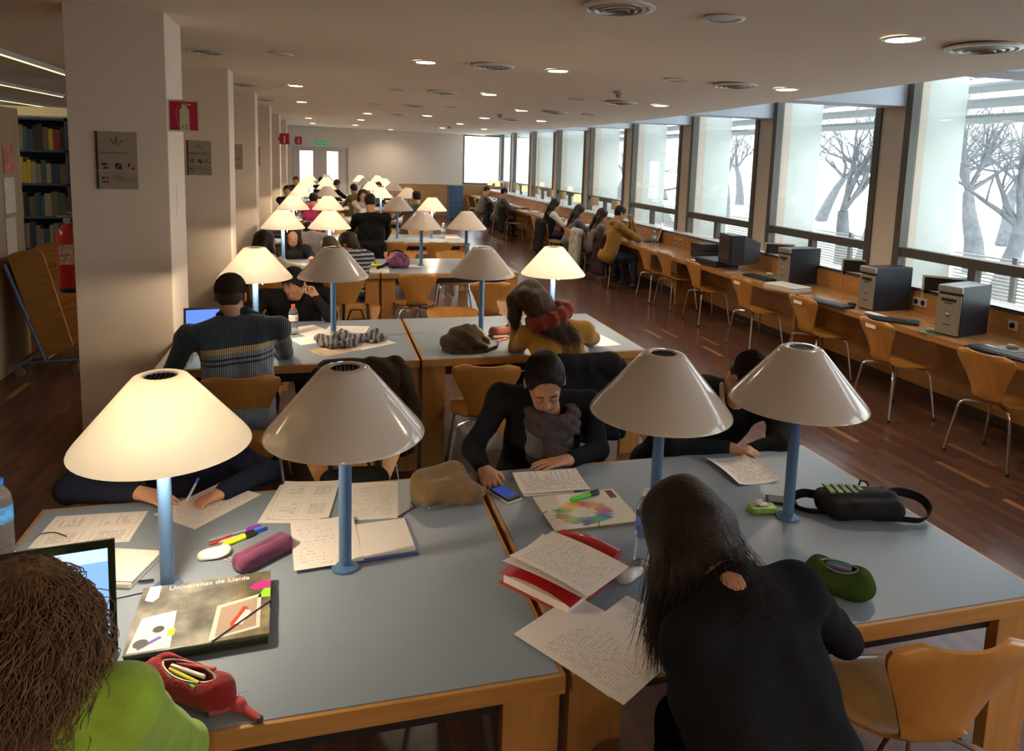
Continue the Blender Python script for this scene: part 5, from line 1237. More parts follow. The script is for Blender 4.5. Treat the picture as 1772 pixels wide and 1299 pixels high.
# right half of the nearest block
t, b = slabthing('notepad', 'cream notepad under the flat hand of the person in the grey scarf', 'notepad', 906, 856, 1000, 850, .20, .15, .008, 1, 'beige'); b.build('pages', 'whitepaper', t)
b = MB(); b.box((.0, .0, .0082), (.2, .15, .0095)); b.build('top_page', 'blank', t)
sheet('printed sheet with boxed green text in front of the grey-scarved person', 905, 857, 1050, 846, 'l', 1, 'print', 6, dz=.012, group=GP, curl=.25, w=.19, l=.27)
def splash():
    m, n, l, b = new_mat('paint_splash_cover'); b.inputs['Roughness'].default_value = .35
    tc = n.new('ShaderNodeTexCoord'); mp = n.new('ShaderNodeMapping'); l.new(tc.outputs['Object'], mp.inputs[0]); mp.inputs['Location'].default_value = (-.145, -.10, 0)
    mp2 = n.new('ShaderNodeMapping'); mp2.inputs['Rotation'].default_value = (0, 0, .7); mp2.inputs['Scale'].default_value = (20, 90, 1); l.new(mp.outputs[0], mp2.inputs[0])
    nz = n.new('ShaderNodeTexNoise'); nz.inputs['Scale'].default_value = 1; nz.inputs['Detail'].default_value = 4; l.new(mp2.outputs[0], nz.inputs[0])
    ln = n.new('ShaderNodeVectorMath'); ln.operation = 'LENGTH'
    ms = n.new('ShaderNodeMapping'); ms.inputs['Scale'].default_value = (.85, 1.1, 0); l.new(mp.outputs[0], ms.inputs[0]); l.new(ms.outputs[0], ln.inputs[0])
    ad = n.new('ShaderNodeMath'); ad.operation = 'MULTIPLY_ADD'; l.new(nz.outputs[0], ad.inputs[0]); ad.inputs[1].default_value = .09; l.new(ln.outputs['Value'], ad.inputs[2])
    rp = n.new('ShaderNodeValToRGB'); rp.color_ramp.interpolation = 'CONSTANT'; e = rp.color_ramp.elements; e[0].position = 0; e[0].color = (0, 0, 0, 1); e[1].position = .088; e[1].color = (1, 1, 1, 1); k = e.new(.135); k.color = (0, 0, 0, 1)
    l.new(ad.outputs[0], rp.inputs[0])
    g = n.new('ShaderNodeTexGradient'); g.gradient_type = 'RADIAL'; l.new(mp.outputs[0], g.inputs[0])
    c = n.new('ShaderNodeValToRGB'); c.color_ramp.interpolation = 'LINEAR'; e = c.color_ramp.elements; e[0].position = 0; e[0].color = (.45, .10, .02, 1); e[1].position = 1; e[1].color = (.25, .45, .05, 1)
    for p, q in ((.08, (.35, .5, .12)), (.22, (.03, .06, .3)), (.33, (.1, .35, .1)), (.42, (.02, .18, .45)), (.5, (.55, .10, .18)), (.6, (.6, .35, .05)), (.7, (.55, .03, .2)), (.78, (.75, .42, .02)), (.87, (.65, .3, .02)), (.94, (.05, .3, .06))): k = e.new(p); k.color = (*q, 1)
    l.new(g.outputs[0], c.inputs[0]); mx = n.new('ShaderNodeMixRGB'); l.new(rp.outputs[0], mx.inputs[0]); mx.inputs[1].default_value = (.66, .60, .50, 1); l.new(c.outputs[0], mx.inputs[2]); l.new(mx.outputs[0], b.inputs['Base Color']); return m
M['splash'] = splash()
hz_ = .010; a1 = at(960, 918, z=ZT+hz_); a2 = at(1110, 900, z=ZT+hz_); a3 = at(919, 860, z=ZT+hz_); dd = (a2-a1); aw = dd.length; dn = dd.normalized(); al = abs((a3-a1).dot(Vector((-dn.y, dn.x, 0))))
t = thing('carton_folder', 'cream cardboard folder with a ring of coloured paint splashes beside the middle gap', 'folder', (a1.x, a1.y, ZT), math.atan2(dd.y, dd.x))
al = max(al, .2)
b = MB(); b.box((0, 0, hz_-.002), (aw, al, hz_), c=.0006); b.build('cover', 'splash', t); b = MB(); b.box((.002, .003, 0), (aw-.002, al-.002, hz_-.002)); b.build('body', mat('kraft_board', (.38, .27, .13), .8), t)
b = MB(); b.box((aw-.04, al*.72, hz_), (aw-.012, al-.01, hz_+.0004)); b.build('maroon_label', mat('maroon_print', (.12, .015, .03), .5), t)
b = MB(); b.tube([(aw*.5, -.001, 0), (aw*.5, -.001, hz_+.001), (aw*.53, .02, hz_+.001)], .0016, 5); b.tube([(-.001, al*.5, 0), (-.001, al*.5, hz_+.001), (.02, al*.53, hz_+.001)], .0016, 5); b.build('elastic_strap', mat('blue_elastic', (.03, .10, .2), .6), t)
t = pen('green highlighter with clip lying on the paint-splash folder', 990, 864, 1035, 851, (.10, .62, .04), (.02, .03, .05), .0085, z=ZT+hz_, name='highlighter', cat='highlighter', group='highlighters on the nearest table')
# phone on its case
c = at(873, 856, z=ZT); t = thing('mobile_phone', 'black mobile phone on an open white case under the fingers of the scarved person', 'phone', tuple(c), -1.15)
b = MB(); b.box((-.066, -.036, 0), (.070, .036, .003), c=.001); b.build('flip_case', 'white', t); b = MB(); b.box((-.06, -.031, .003), (.06, .031, .012), c=.003); b.build('body', 'black', t)
b = MB(); b.box((-.048, -.027, .0121), (.045, .027, .0125)); b.build('screen', mat('phone_glass', (.01, .012, .03), .1, emit=(.05, .08, .4), estr=.25), t)
# red folder
M['redfold'] = mat('red_translucent_plastic', (.42, .018, .02), .28, coat=.3)
pA = at(984, 1056, z=ZT+.02); pB = at(865, 998, z=ZT+.02); dd = pB-pA; ang = math.atan2(dd.y, dd.x)
t = thing('plastic_folder', 'bulging red plastic folder under the slanting sheets', 'folder', (pA.x, pA.y, ZT), ang)
Lf = dd.length; Dp = .235
def pillow(b, x0, x1, y0, y1, z0, z1, bow, n=10, th=.0015):
    V = []; F = []
    for k in (0, 1):
        for i in range(n+1):
            for j in range(n+1):
                a, c = i/n, j/n; V.append((x0+(x1-x0)*a, y0+(y1-y0)*c, z0+(z1-z0)*c+bow*math.sin(PI*a)**.7+(th if k == 0 else 0)))
    w_ = n+1; N = w_*w_
    for i in range(n):
        for j in range(n): q = i*w_+j; F += [(q, q+w_, q+w_+1, q+1), (N+q, N+q+1, N+q+w_+1, N+q+w_)]
    rim = [i*w_ for i in range(n+1)]+[n*w_+j for j in range(1, n+1)]+[i*w_+n for i in range(n-1, -1, -1)]+[j for j in range(n-1, 0, -1)]
    for a, c in zip(rim, rim[1:]+rim[:1]): F.append((c, a, N+a, N+c))
    b.add(V, F)
b = MB(); pillow(b, -.005, Lf+.005, 0, -Dp, .030, .026, .016); pillow(b, -.005, Lf+.005, 0, -Dp, .0, .0, .0); b.cyl((-.004, -Dp, .014), (Lf+.004, -Dp, .014), .0145, n=14); b.build('cover', 'redfold', t, True)
b = MB(); qa = at(972, 926, z=ZT+.03); qb = at(1068, 962, z=ZT+.03); R0 = Matrix.Rotation(-ang, 4, 'Z') @ Matrix.Translation((-pA.x, -pA.y, -ZT)); b.tube(smooth([R0 @ qa, R0 @ ((qa+qb)/2+Vector((0, 0, .012))), R0 @ qb]), .02, 12, flat=(.03, .018)); b.build('rolled_flap', 'redfold', t, True)
b = MB(); pillow(b, .006, Lf-.008, -.008, -Dp+.01, .003, .003, .0, th=.024); b.build('sheets', 'blank', t)
sheet('lined sheet slanting over the red folder, underneath', 1011, 1041, 866, 973, 'l', -1, 'notes', 2, dz=.058, group=GP, curl=.4, bend=.3)
sheet('lined sheet slanting over the red folder, on top', 1016, 1034, 875, 960, 'l', -1, 'notes', 2, dz=.068, group=GP, curl=.2, bend=.3)
sheet('handwritten sheet lying across the middle gap, half under the bigger one', 905, 1103, 985, 1053, 'w', -1, 'notes', 1, dz=.001, group=GP)
sheet('large handwritten sheet hanging over the front table edge', 1079, 1220, 909, 1110, 'l', -1, 'notes', 2, dz=.004, group=GP, l=.36, w=.26)
sheet('sheet under the dark hair, sticking out at the table edge', 1175, 1180, 1105, 1140, 'l', -1, 'notes', 1, dz=.0025, group=GP)
# bottles
def bottle(label, u, v, h=.235, r=.034, cap=(.6, .6, .6), lab=(.05, .12, .45), z=ZT, group='plastic water bottles', liquid=True):
    p = at(u, v, z=z); t = thing('water_bottle', label, 'bottle', tuple(p), 0, group)
    b = MB(); pr = [(r*.8, 0), (r, .008), (r, h*.12)]
    for k in range(6): z0 = h*(.14+.05*k); pr += [(r*.96, z0), (r, z0+h*.025)]
    pr += [(r, h*.72), (r*.9, h*.79), (r*.6, h*.87), (r*.38, h*.91), (r*.36, h*.96)]; b.lathe(pr, 24); b.build('bottle', 'pet', t, True)
    b = MB(); b.lathe([(r*1.01, h*.46), (r*1.015, h*.47), (r*1.015, h*.66), (r*1.01, h*.67)], 24, cap=False); b.build('label_sleeve', mat('bottle_label', lab, .4, var=.5, vscale=40), t, True)
    b = MB(); b.lathe([(r*.42, h*.93), (r*.42, h*1.0), (r*.36, h*1.005)], 16); b.build('cap', mat('bottle_cap', cap, .4), t, True); return t
bottle('clear water bottle with blue label beside the long dark hair', 1113, 972, .245, .031, (.75, .75, .75), (.10, .16, .5))
bottle('water bottle with red cap and red cross label on the second left table', 508, 578, .215, .032, (.75, .04, .02), (.65, .55, .52))
bottle('dark blue bottle with white cap on the third left table', 631, 466, .22, .035, (.7, .7, .7), (.03, .08, .35))
bottle('clear bottle standing at the fourth right table', 767, 413, .25, .035, (.75, .78, .8), (.3, .45, .55))
bottle('bottle with blue cap at the left edge of the nearest table', 4, 960, .25, .036, (.02, .12, .55), (.05, .2, .5))
# tissues near the head
for (lb, u, v) in (('crumpled white tissue beside the water bottle under the red folder sheets', 1092, 1000), ('white tissue packet behind the long dark hair', 1283, 975)):
    c = at(u, v, z=ZT); t = thing('tissue', lb, 'tissue', tuple(c), .5, 'white tissues'); soft('tissue', [ell((0, 0, .012), (.042, .026, .016), None, .01), cone((-.03, .01, .01), (.03, -.01, .02), .016, .012, .01)], .004, 'whitepaper', t, folds(.005, 70, 5))
c = at(1318, 884, z=ZT); t = thing('tissue_pack', 'green and white packet of paper tissues between the right-hand near lamps', 'tissues', tuple(c), -.15)
b = MB(); b.box((-.05, -.026, 0), (.05, .026, .024), c=.006); b.build('wrapper', mat('green_wrapper', (.25, .42, .06), .35, var=.5, vscale=30), t)
b = MB(); b.box((-.015, -.012, .0235), (.02, .012, .03), c=.002); b.box((-.02, .0, .024), (.0, .003, .045)); b.build('opening_flap', 'whitepaper', t); b = MB(); b.box((-.03, -.014, .0242), (-.008, -.004, .0256)); b.build('sticker', mat('blue_sticker', (.03, .06, .4), .4), t)
c = at(1352, 868, z=ZT); t = thing('mobile_phone', 'black phone lying beside the outermost near lamp base', 'phone', tuple(c), -.45)
b = MB(); b.box((-.055, -.03, 0), (.055, .03, .012), c=.004); b.build('body', 'black', t); b = MB(); b.box((-.035, -.024, .0121), (.045, .024, .0126)); b.build('screen', 'dark', t)
# black sling bag
M['nylon'] = fab('black_nylon', (.016, .016, .018), .6, bump=.15)
c = at(1482, 888, z=ZT); t = thing('sling_bag', 'black sling bag with colourful striped pocket on the nearest right table', 'bag', tuple(c), -.22)
soft('bag', [cone((-.12, .0, .045), (.11, -.01, .05), .040, .046, .02), cone((-.11, .045, .04), (.11, .04, .045), .036, .040, .02), cone((-.10, -.05, .036), (.11, -.055, .04), .034, .036, .02), cone((-.04, -.06, .055), (.11, -.06, .055), .022, .025, .01)], .005, 'nylon', t, folds(.002, 40, 5))
b = MB()
for k in range(5): b.box((-.115+k*.030, -.035, .0), (-.094+k*.030, .035, .010), T((0, .02, .080), rx=.0, ry=.04), c=.003)
b.build('striped_pocket', mat('tie_dye_stripe', (.20, .24, .10), .6, var=.7, vscale=14), t)
b = MB(); b.tube(smooth([(.10, .02, .06), (.18, .06, .060), (.255, .03, .05), (.26, -.03, .030), (.20, -.085, .02), (.12, -.08, .02), (.03, -.075, .02)]), .01, 8, flat=(.003, .017)); b.build('strap', 'nylon', t); b = MB(); b.tube(smooth([(-.10, .02, .05), (-.17, .08, .04), (-.23, .06, .018), (-.20, -.0, .012), (-.12, -.03, .02)]), .01, 8, flat=(.003, .017)); b.build('strap_end', 'nylon', t)
b = MB(); b.tube([(.03, .06, .07), (.045, .075, .095), (.07, .075, .092), (.075, .06, .07)], .004, 6); b.build('grab_loop', 'nylon', t); b = MB(); b.box((-.02, -.03, .066), (.06, -.026, .072)); b.build('zipper', 'zip', t)
M['greencloth'] = fab('olive_green_canvas', (.035, .065, .012), bump=.4)
open_case('open green canvas pencil case at the right edge of the nearest table', 1410, 992, 1492, 1016, .050, 'greencloth', [(.02, .02, .02), (.03, .06, .5), (.25, .25, .25), (.6, .25, .05), (.1, .3, .45)], 1.05)
sheet('folded stapled sheets under the short-haired bent person', 1278, 841, 1216, 792, 'l', -1, 'print', 6, group=GP, bend=.4, curl=.5, l=.26, w=.19)
# pen in the writing hand
b = MB(); pA = H(322, 868, 2.64); pB = H(343, 828, 2.70); b.cyl((0, 0, 0), tuple(pB-pA), .0042, n=10); o = b.build('pen', mat('grey_pen_barrel', (.5, .5, .52), .3), None, True); o.location = tuple(pA); tag(o, 'blue-ended pen held by the writing hand under the glowing near lamp', 'pen')
b = MB(); b.cyl(tuple((pB-pA)*.8), tuple((pB-pA)*1.02), .0048, n=10); b.build('end_cap', mat('blue_cap', (.02, .12, .6), .3), o, True)

# ------------------------------------------------------------------ second block
sheet('sheet between the striped sweater and the red-capped bottle', 500, 586, 548, 612, 'w', 1, 'blank', 2, group=GP)
sheet('sheet behind the red-capped bottle near the person in black', 530, 582, 476, 560, 'l', -1, 'notes', 1, group=GP)
sheet('sheet behind the second lamp pole of the second table block', 560, 575, 578, 555, 'w', -1, 'print', 2, dz=.001, group=GP)
sheet('pale chart half covered by the grey scarf', 625, 606, 700, 590, 'l', 1, 'notes', 2, group=GP)
sheet('open magazine under the grey scarf with orange print', 562, 618, 650, 600, 'l', 1, mat('magazine_page', (.60, .42, .28), .4, var=.5, vscale=9), 8, group=GP)
sheet('sheet in the lamp light right of the mustard sweater', 1030, 600, 1092, 595, 'w', 1, 'blank', 1, group=GP)
sheet('open sheets before the mustard sweater sleeve', 940, 612, 985, 610, 'w', 1, 'notes', 1, group=GP)
c = at(606, 596, z=ZT); t = thing('scarf', 'crumpled grey striped scarf heaped at the second lamp pole of the second block', 'scarf', tuple(c), -.1)
pr = []; rr_ = random.Random(4)
for k in range(16): a = (rr_.uniform(-.2, .2), rr_.uniform(-.07, .07)); pr.append(cone((a[0], a[1], .02), (a[0]+rr_.uniform(-.1, .1), a[1]+rr_.uniform(-.08, .08), rr_.uniform(.02, .07)), .030, .024, .03))
def scarfm():
    m, n, l, b = new_mat('grey_striped_knit'); b.inputs['Roughness'].default_value = .95; tc = n.new('ShaderNodeTexCoord'); w = n.new('ShaderNodeTexWave'); w.inputs['Scale'].default_value = 9; w.inputs['Distortion'].default_value = 5; w.inputs['Detail Scale'].default_value = 2
    l.new(tc.outputs['Object'], w.inputs[0]); r = n.new('ShaderNodeValToRGB'); r.color_ramp.elements[0].color = (.03, .03, .04, 1); r.color_ramp.elements[1].color = (.28, .25, .25, 1); l.new(w.outputs[0], r.inputs[0]); l.new(r.outputs[0], b.inputs['Base Color']); return m
soft('heap', pr, .007, scarfm(), t, folds(.006, 60, 3))
M['olive'] = fab('olive_leather_cloth', (.075, .052, .028), .7, bump=.3, bscale=60)
c = at(808, 605, z=ZT); t = thing('handbag', 'slouching olive brown handbag on the second right table', 'bag', tuple(c), 0)
soft('bag', [ell((-.03, .03, .06), (.13, .09, .07), None, .04), cone((-.12, .05, .05), (.02, .08, .10), .05, .06, .04), cone((.02, .05, .09), (.09, .02, .08), .05, .035, .03), cone((-.10, -.04, .03), (.10, -.05, .03), .035, .03, .03)], .007, 'olive', t, folds(.010, 30, 7, (1, .4, .8)))
b = MB(); b.tube([(-.17, -.02, .02), (-.12, -.09, .015), (0, -.11, .014), (.12, -.09, .014), (.20, -.03, .02), (.22, .02, .03)], .012, 8, flat=(.004, .014)); b.build('strap', 'olive', t)
soft('leopard_scarf', [cone((.06, .07, .12), (.14, .0, .06), .035, .02, .02), cone((.1, .08, .10), (.16, .03, .04), .028, .018, .02)], .006, mat('spotted_silk', (.34, .26, .17), .6, var=.7, vscale=40), t, folds(.008, 60, 2))
open_case('reddish brown pencil case on the second right table', 853, 576, 884, 570, .040, fab('rust_leather', (.20, .055, .03)), [(.7, .6, .05), (.35, .2, .1)])
for i, (lb, u1, v1, u2, v2, col, w_) in enumerate((('pink highlighter before the mustard sleeve', 860, 590, 876, 586, (.8, .05, .2), .007), ('green felt pen beside the rust pencil case', 846, 580, 854, 572, (.1, .4, .1), .006))): pen(lb, u1, v1, u2, v2, col, col, w_, group='pens on the second table')
c = at(868, 586, z=ZT); t = thing('wallet', 'yellowish fabric wallet under the rust pencil case', 'wallet', tuple(c), .1); b = MB(); b.box((-.06, -.02, 0), (.05, .03, .02), c=.006); b.build('wallet', mat('straw_cloth', (.36, .27, .12), .8), t)
# laptop of the striped reader
c = at(345, 560, z=ZT); c = Vector((-.72, 4.95, ZT)); t = thing('laptop', 'open dark laptop beyond the striped sweater at the left pillar', 'laptop', tuple(c), .1)
b = MB(); b.box((-.17, -.12, 0), (.17, .12, .02), c=.004); b.build('base', 'black', t)
b = MB(); Mq = Matrix.Translation((0, .12, .02)) @ Matrix.Rotation(-.2, 4, 'X'); b.box((-.17, 0, 0), (.17, .008, .22), Mq, c=.003); ld = b.build('screen_lid', 'black', t)
b = MB(); b.box((-.155, -.001, .015), (.155, -.0002, .205), Mq); b.build('display', mat('laptop_display', (0, 0, 0), .3, emit=(.1, .2, .8), estr=.7), ld)

# ------------------------------------------------------------------ third and further blocks: bags, books, papers
c = at(688, 463, z=ZT); t = thing('backpack', 'multicoloured plaid backpack on the third table block', 'bag', tuple(c), .2)
soft('bag', [ell((0, 0, .09), (.13, .09, .09), None, .03), cone((-.09, 0, .05), (.1, 0, .05), .05, .05, .03)], .012, mat('plaid_cloth', (.16, .05, .10), .8, var=.95, vscale=18), t, folds(.006, 40, 4)); b = MB(); b.tube([(-.12, 0, .08), (-.1, .02, .18), (0, .03, .20), (.08, .02, .17)], .012, 6); b.build('strap', 'nylon', t); b = MB(); b.tube([(-.12, -.02, .06), (-.2, -.06, .03), (-.26, -.05, .015)], .018, 6); b.build('strap', 'nylon', t)
c = at(622, 450, z=ZT); t = thing('jacket', 'dark purple folded jacket on the third left table', 'jacket', tuple(c), 0); soft('jacket', [ell((0, .1, .06), (.14, .10, .07), None, .03), cone((-.1, .05, .04), (.14, .02, .03), .05, .03, .03)], .012, fab('dark_violet_cloth', (.03, .022, .045)), t, folds(.012, 35, 3))
c = at(652, 461, z=ZT); t = thing('book', 'lime green booklet beside the plaid backpack', 'book', tuple(c), .1, 'books on the tables'); b = MB(); b.box((-.09, -.03, 0), (.08, .09, .02), c=.002); b.build('cover', mat('lime_card', (.35, .45, .02), .5), t)
sheet('pale sheets at the front edge of the third left table', 640, 472, 685, 472, 'w', 1, 'print', 4, group=GP)
sheet('sheet on the empty place of the third right table', 700, 462, 712, 452, 'w', -1, 'blank', 1, group=GP)
rr_ = random.Random(21); pcol = [(.62, .55, .48), (.6, .52, .42), (.5, .44, .4), (.16, .12, .2), (.55, .06, .06), (.1, .14, .3), (.65, .6, .55)]
k = 0; seenl = {}
for i in range(3, 7):
    for j in range(9 if i < 6 else 5):
        xx = X0+.15+rr_.random()*2.8; yy = ROWS[i]-.45+rr_.random()*.85
        if min(abs(xx-a) for a in LX) < .07 and abs(yy-ROWS[i]) < .16: continue
        hgt = rr_.uniform(.003, .022) if i < 5 else .02; col = pcol[rr_.randrange(7)]; k += 1
        side = 'left' if xx < XD else 'right'
        cn = {0: 'cream', 1: 'buff', 2: 'grey', 3: 'dark violet', 4: 'red', 5: 'navy', 6: 'white'}[pcol.index(col)]
        lbk = f'{cn} book or stack of sheets on the {rown[i]} {side} table'; seenl[lbk] = seenl.get(lbk, 0)+1
        if seenl[lbk] > 1: lbk = lbk.replace('sheets on', ['sheets, a second one, on', 'sheets, a third one, on'][min(1, seenl[lbk]-2)])
        t = thing('book', lbk, 'book', (xx, yy, ZT), rr_.uniform(-.6, .6), 'books and sheets on the far tables')
        b = MB(); b.box((-.105, -.148, .001), (.105, .148, hgt)); b.build('pages', 'whitepaper' if hgt > .01 else 'blank', t)
        b = MB(); b.box((-.108, -.15, 0), (.108, .15, .001)); b.box((-.108, -.15, hgt), (.108, .15, hgt+.001)); b.build('cover', mat('book_cover', col, .5), t)
# coats and bags on chairs
def coat(label, x, y, rz, m, w=.25, zt=.83, drop=.5, sl=True, name='jacket', seed=1, thick=.035, vox=.010):
    t = thing(name, label, 'jacket', (x, y, 0), rz, 'coats hanging on chairs')
    # shoulders over the top of the back rest, body hanging behind it (local -y)
    pr = [cone((-w*.75, -.275, zt-.03), (w*.75, -.275, zt-.03), thick*1.25, None, .03)]
    for k in range(9): xx = -w*.84+w*.21*k; pr.append(cone((xx, -.305, zt-.06), (xx*1.08, -.33, zt-drop), thick*1.05, thick*1.05, .05))
    pr += [cone((-w*.6, -.22, zt-.06), (-w*.5, -.19, zt-.25), thick*.7, None, .03), cone((w*.6, -.22, zt-.06), (w*.5, -.19, zt-.25), thick*.7, None, .03)]
    soft('coat_body', pr, vox, m, t, folds(.009, 30, seed, (1, .1, .12)))
    if sl:
        for sx in (-1, 1): soft('sleeve', [cone((sx*w*.95, -.30, zt-.07), (sx*w*1.18, -.33, zt-.30), .05, .045, .03), cone((sx*w*1.18, -.33, zt-.30), (sx*w*1.10, -.31, zt-drop), .045, .038, .02)], vox, m, t, folds(.006, 45, seed+2))
    return t
M['browncoat'] = fab('brown_wool', (.045, .028, .016), bump=.35, bscale=60)
coat('dark brown jacket hanging over a chair behind the second near lamp', .19, 4.40, .04, 'browncoat', .25, .86, .55, seed=4)
coat('black coat hanging on the chair of the person in mustard yellow', 1.56, 4.36, .0, fab('black_coat_cloth', (.013, .013, .016)), .22, .84, .5, True, seed=6)
coat('black coat on the chair of the person in the black jacket at the fourth block', .63, 10.62, 0, fab('black_coat_cloth', (.013, .013, .016)), .22, .82, .45, False, seed=7, vox=.016)
coat('black jacket slung on a chair behind the third block lamps', .19, 9.19, PI, fab('black_coat_cloth', (.013, .013, .016)), .2, .82, .3, False, seed=9, vox=.016)
for lb, x, y, cn, col in (('light grey coat on a chair at the window counter', 4.47, 11.9, 'light_grey_wool', (.30, .27, .24)), ('dark aubergine coat on the chair of the mustard hoodie person', 4.57, 11.0, 'aubergine_wool', (.035, .018, .022)), ('black coat on a chair below the olive shirt at the window counter', 4.52, 17.6, 'black_wool', (.014, .014, .015)), ('black coat on a chair below the grey shirt at the window counter', 4.52, 19.2, 'black_wool', (.014, .014, .015)), ('dark coat on the chair of the long-haired person at the window counter', 4.32, 13.6, 'black_wool', (.014, .014, .015))):
    coat(lb, x+.1, y, -PI/2, fab(cn, col), .24, .86, .62, False, seed=int(y*7), vox=.014)
def chairbag(label, x, y, rz, w=.26, h=.2, vox=.01):
    t = thing('handbag', label, 'bag', (x, y, 0), rz, 'bags hung on chairs')
    soft('bag', [cone((-w*.35, -.2, .62), (w*.35, -.2, .62), .06, None, .03), cone((-w*.45, -.2, .52), (w*.45, -.2, .52), .065, None, .03)], vox, 'nylon', t, folds(.004, 30, 2))
    for sx in (-1, 1): b = MB(); b.tube([(sx*w*.4, -.17, .62), (sx*w*.36, -.235, .80), (sx*w*.30, -.29, .78), (sx*w*.3, -.29, .70)], .012, 6, flat=(.004, .012)); b.build('strap', 'nylon', t)
    b = MB(); b.tube([(-w*.3, -.17, .66), (-w*.15, -.17, .765), (w*.15, -.17, .765), (w*.3, -.17, .66)], .008, 6); b.build('handle', 'nylon', t)
chairbag('black bag hung inside the chair behind the second near lamp', .12, 2.86, PI)
chairbag('black handbag hung on the chair behind the second block', .25, 5.8, PI)
# ================================================================== WINDOW COUNTER: computers and lamps
def tower(label, uL, vL, uR, vR, h=.40, dep=.42):
    pl = at(uL, vL, z=.75); pr = at(uR, vR, z=.75); d = (pl-pr); w = .185; a = math.atan2(d.y, d.x)-PI/2
    t = thing('computer_tower', label, 'computer', (pr.x, pr.y, .751), a, 'computer towers on the window counter')
    b = MB(); b.box((.014, 0, .0), (dep, w, h), c=.004); b.build('case', 'case', t)
    b = MB(); b.box((-.006, .002, .012), (.014, w-.002, h-.075), c=.005); fp = b.build('front_panel', 'silver', t); b = MB(); b.box((-.012, .0, h-.055), (.03, w, h), c=.008); b.build('top_lip', 'silver', t)
    b = MB(); b.box((-.009, .035, h-.125), (-.005, w-.035, h-.10), c=.001); b.build('drive_slot', 'black', fp)
    b = MB(); b.lathe([(.001, 0), (.018, 0), (.018, .005), (.012, .007), (.001, .007)], 20, T((-.006, w/2, h*.42), ry=-PI/2)); b.build('power_button', 'chrome', fp, True)
    b = MB(); b.box((-.007, w*.5-.03, h*.22), (-.0055, w*.5+.03, h*.24)); b.box((-.007, w*.5-.035, h*.64), (-.0055, w*.5+.035, h*.665)); b.build('badge', 'dark', fp)
    return t
tower('dark computer tower with silver front, nearest of the three on the counter', 1628, 579, 1656.6, 585.4)
tower('dark computer tower with silver front, middle of the three on the counter', 1485.4, 532.5, 1508.6, 539)
tower('dark computer tower with silver front, farthest of the three, behind the flat white scanner', 1345.6, 488.6, 1363, 493)
def monitor(label, u, v, a, w=.36, h=.29):
    p = at(u, v, z=.75); t = thing('monitor', label, 'monitor', (p.x, p.y, .751), a, 'flat monitors on the window counter')
    # local: screen faces -y
    b = MB(); b.box((-.10, -.02, 0), (.10, .15, .016), c=.004); b.cyl((0, .08, .01), (0, .07, .12), .02, n=12); b.build('stand', 'beige', t)
    b = MB(); Mq = T((0, .03, .055), rx=-.12)
    for q in ((-w/2, w/2, 0, .035), (-w/2, w/2, h-.018, h), (-w/2, -w/2+.018, .035, h-.018), (w/2-.018, w/2, .035, h-.018)): b.box((q[0], 0, q[2]), (q[1], .03, q[3]), Mq)
    b.box((-w/2+.01, .012, .01), (w/2-.01, .045, h-.01), Mq); b.build('bezel', 'beige', t)
    b = MB(); b.box((-w/2+.018, .006, .035), (w/2-.018, .012, h-.018), Mq); b.build('screen', mat('dark_lcd', (.012, .011, .010), .25), t); return t
monitor('beige-framed dark monitor leaning beside the nearest computer tower', 1630, 545, -.75)
monitor('beige-framed dark monitor left of the middle computer tower', 1484, 506, -.75)
monitor('beige-framed dark monitor behind the farthest computer tower', 1345, 469, -.75)
def keyboard(label, u1, v1, u2, v2, m='black', L=.44, D=.16):
    p = at(u1, v1, z=.765); q = at(u2, v2, z=.765); d = q-p
    t = thing('keyboard', label, 'keyboard', (p.x, p.y, .751), math.atan2(d.y, d.x), 'keyboards on the window counter')
    b = MB(); b.box((0, 0, 0), (L, D, .018), c=.005); b.build('base', m, t)
    b = MB()
    for i in range(5):
        for j in range(19): b.box((.012+j*.0222, .014+i*.0265, .018), (.030+j*.0222, .034+i*.0265, .024))
    o = b.build('keycaps', 'key', t); o['kind'] = 'stuff'; return t
keyboard('black keyboard on the counter right of the nearest tower, under the mouse', 1800, 622, 1690, 594)
keyboard('black keyboard beside the green mouse mat between two towers', 1592, 556, 1503, 545)
keyboard('black keyboard in front of the flat white scanner', 1480, 531, 1405, 514)
keyboard('black keyboard left of the farthest tower, under a light mouse', 1345, 484, 1292, 470)
def mouse(label, u, v, m, pad=None, padm=None):
    p = at(u, v, z=.755); zz0 = .751
    if pad:
        t = thing('mouse_mat', pad, 'mouse mat', (p.x, p.y, zz0), 0, 'mouse mats on the window counter'); b = MB(); b.lathe([(.001, 0), (.10, 0), (.10, .003), (.001, .003)], 28); b.build('mat', padm, t); zz0 += .004
    t = thing('computer_mouse', label, 'mouse', (p.x, p.y, zz0), -.6, 'mice on the window counter')
    soft('shell', [cone((-.022, 0, .014), (.022, 0, .012), .020, .018, .02)], .004, m, t); b = MB(); b.box((.018, -.002, .03), (.030, .002, .034), c=.001); b.build('wheel', 'dark', t)
gm = mat('green_picture_mat', (.10, .16, .06), .5, var=.6, vscale=20)
mouse('dark mouse on the green mat left of the nearest tower', 1612, 574, 'silver', 'green printed mouse mat left of the nearest tower', gm)
mouse('light mouse over the keyboard left of the farthest tower', 1332, 476, 'beige', 'green printed mouse mat left of the farthest tower', gm)
mouse('grey mouse right of the nearest tower', 1752, 603, 'silver', 'pale printed mouse mat right of the nearest tower', mat('pale_picture_mat', (.22, .22, .2), .5, var=.6, vscale=20))
mouse('small black mouse between the middle tower and its keyboard', 1474, 528, 'black')
p = at(1372, 503, z=.79); t = thing('scanner', 'flat off-white scanner in front of the farthest tower', 'scanner', (p.x, p.y, .751), -1.35)
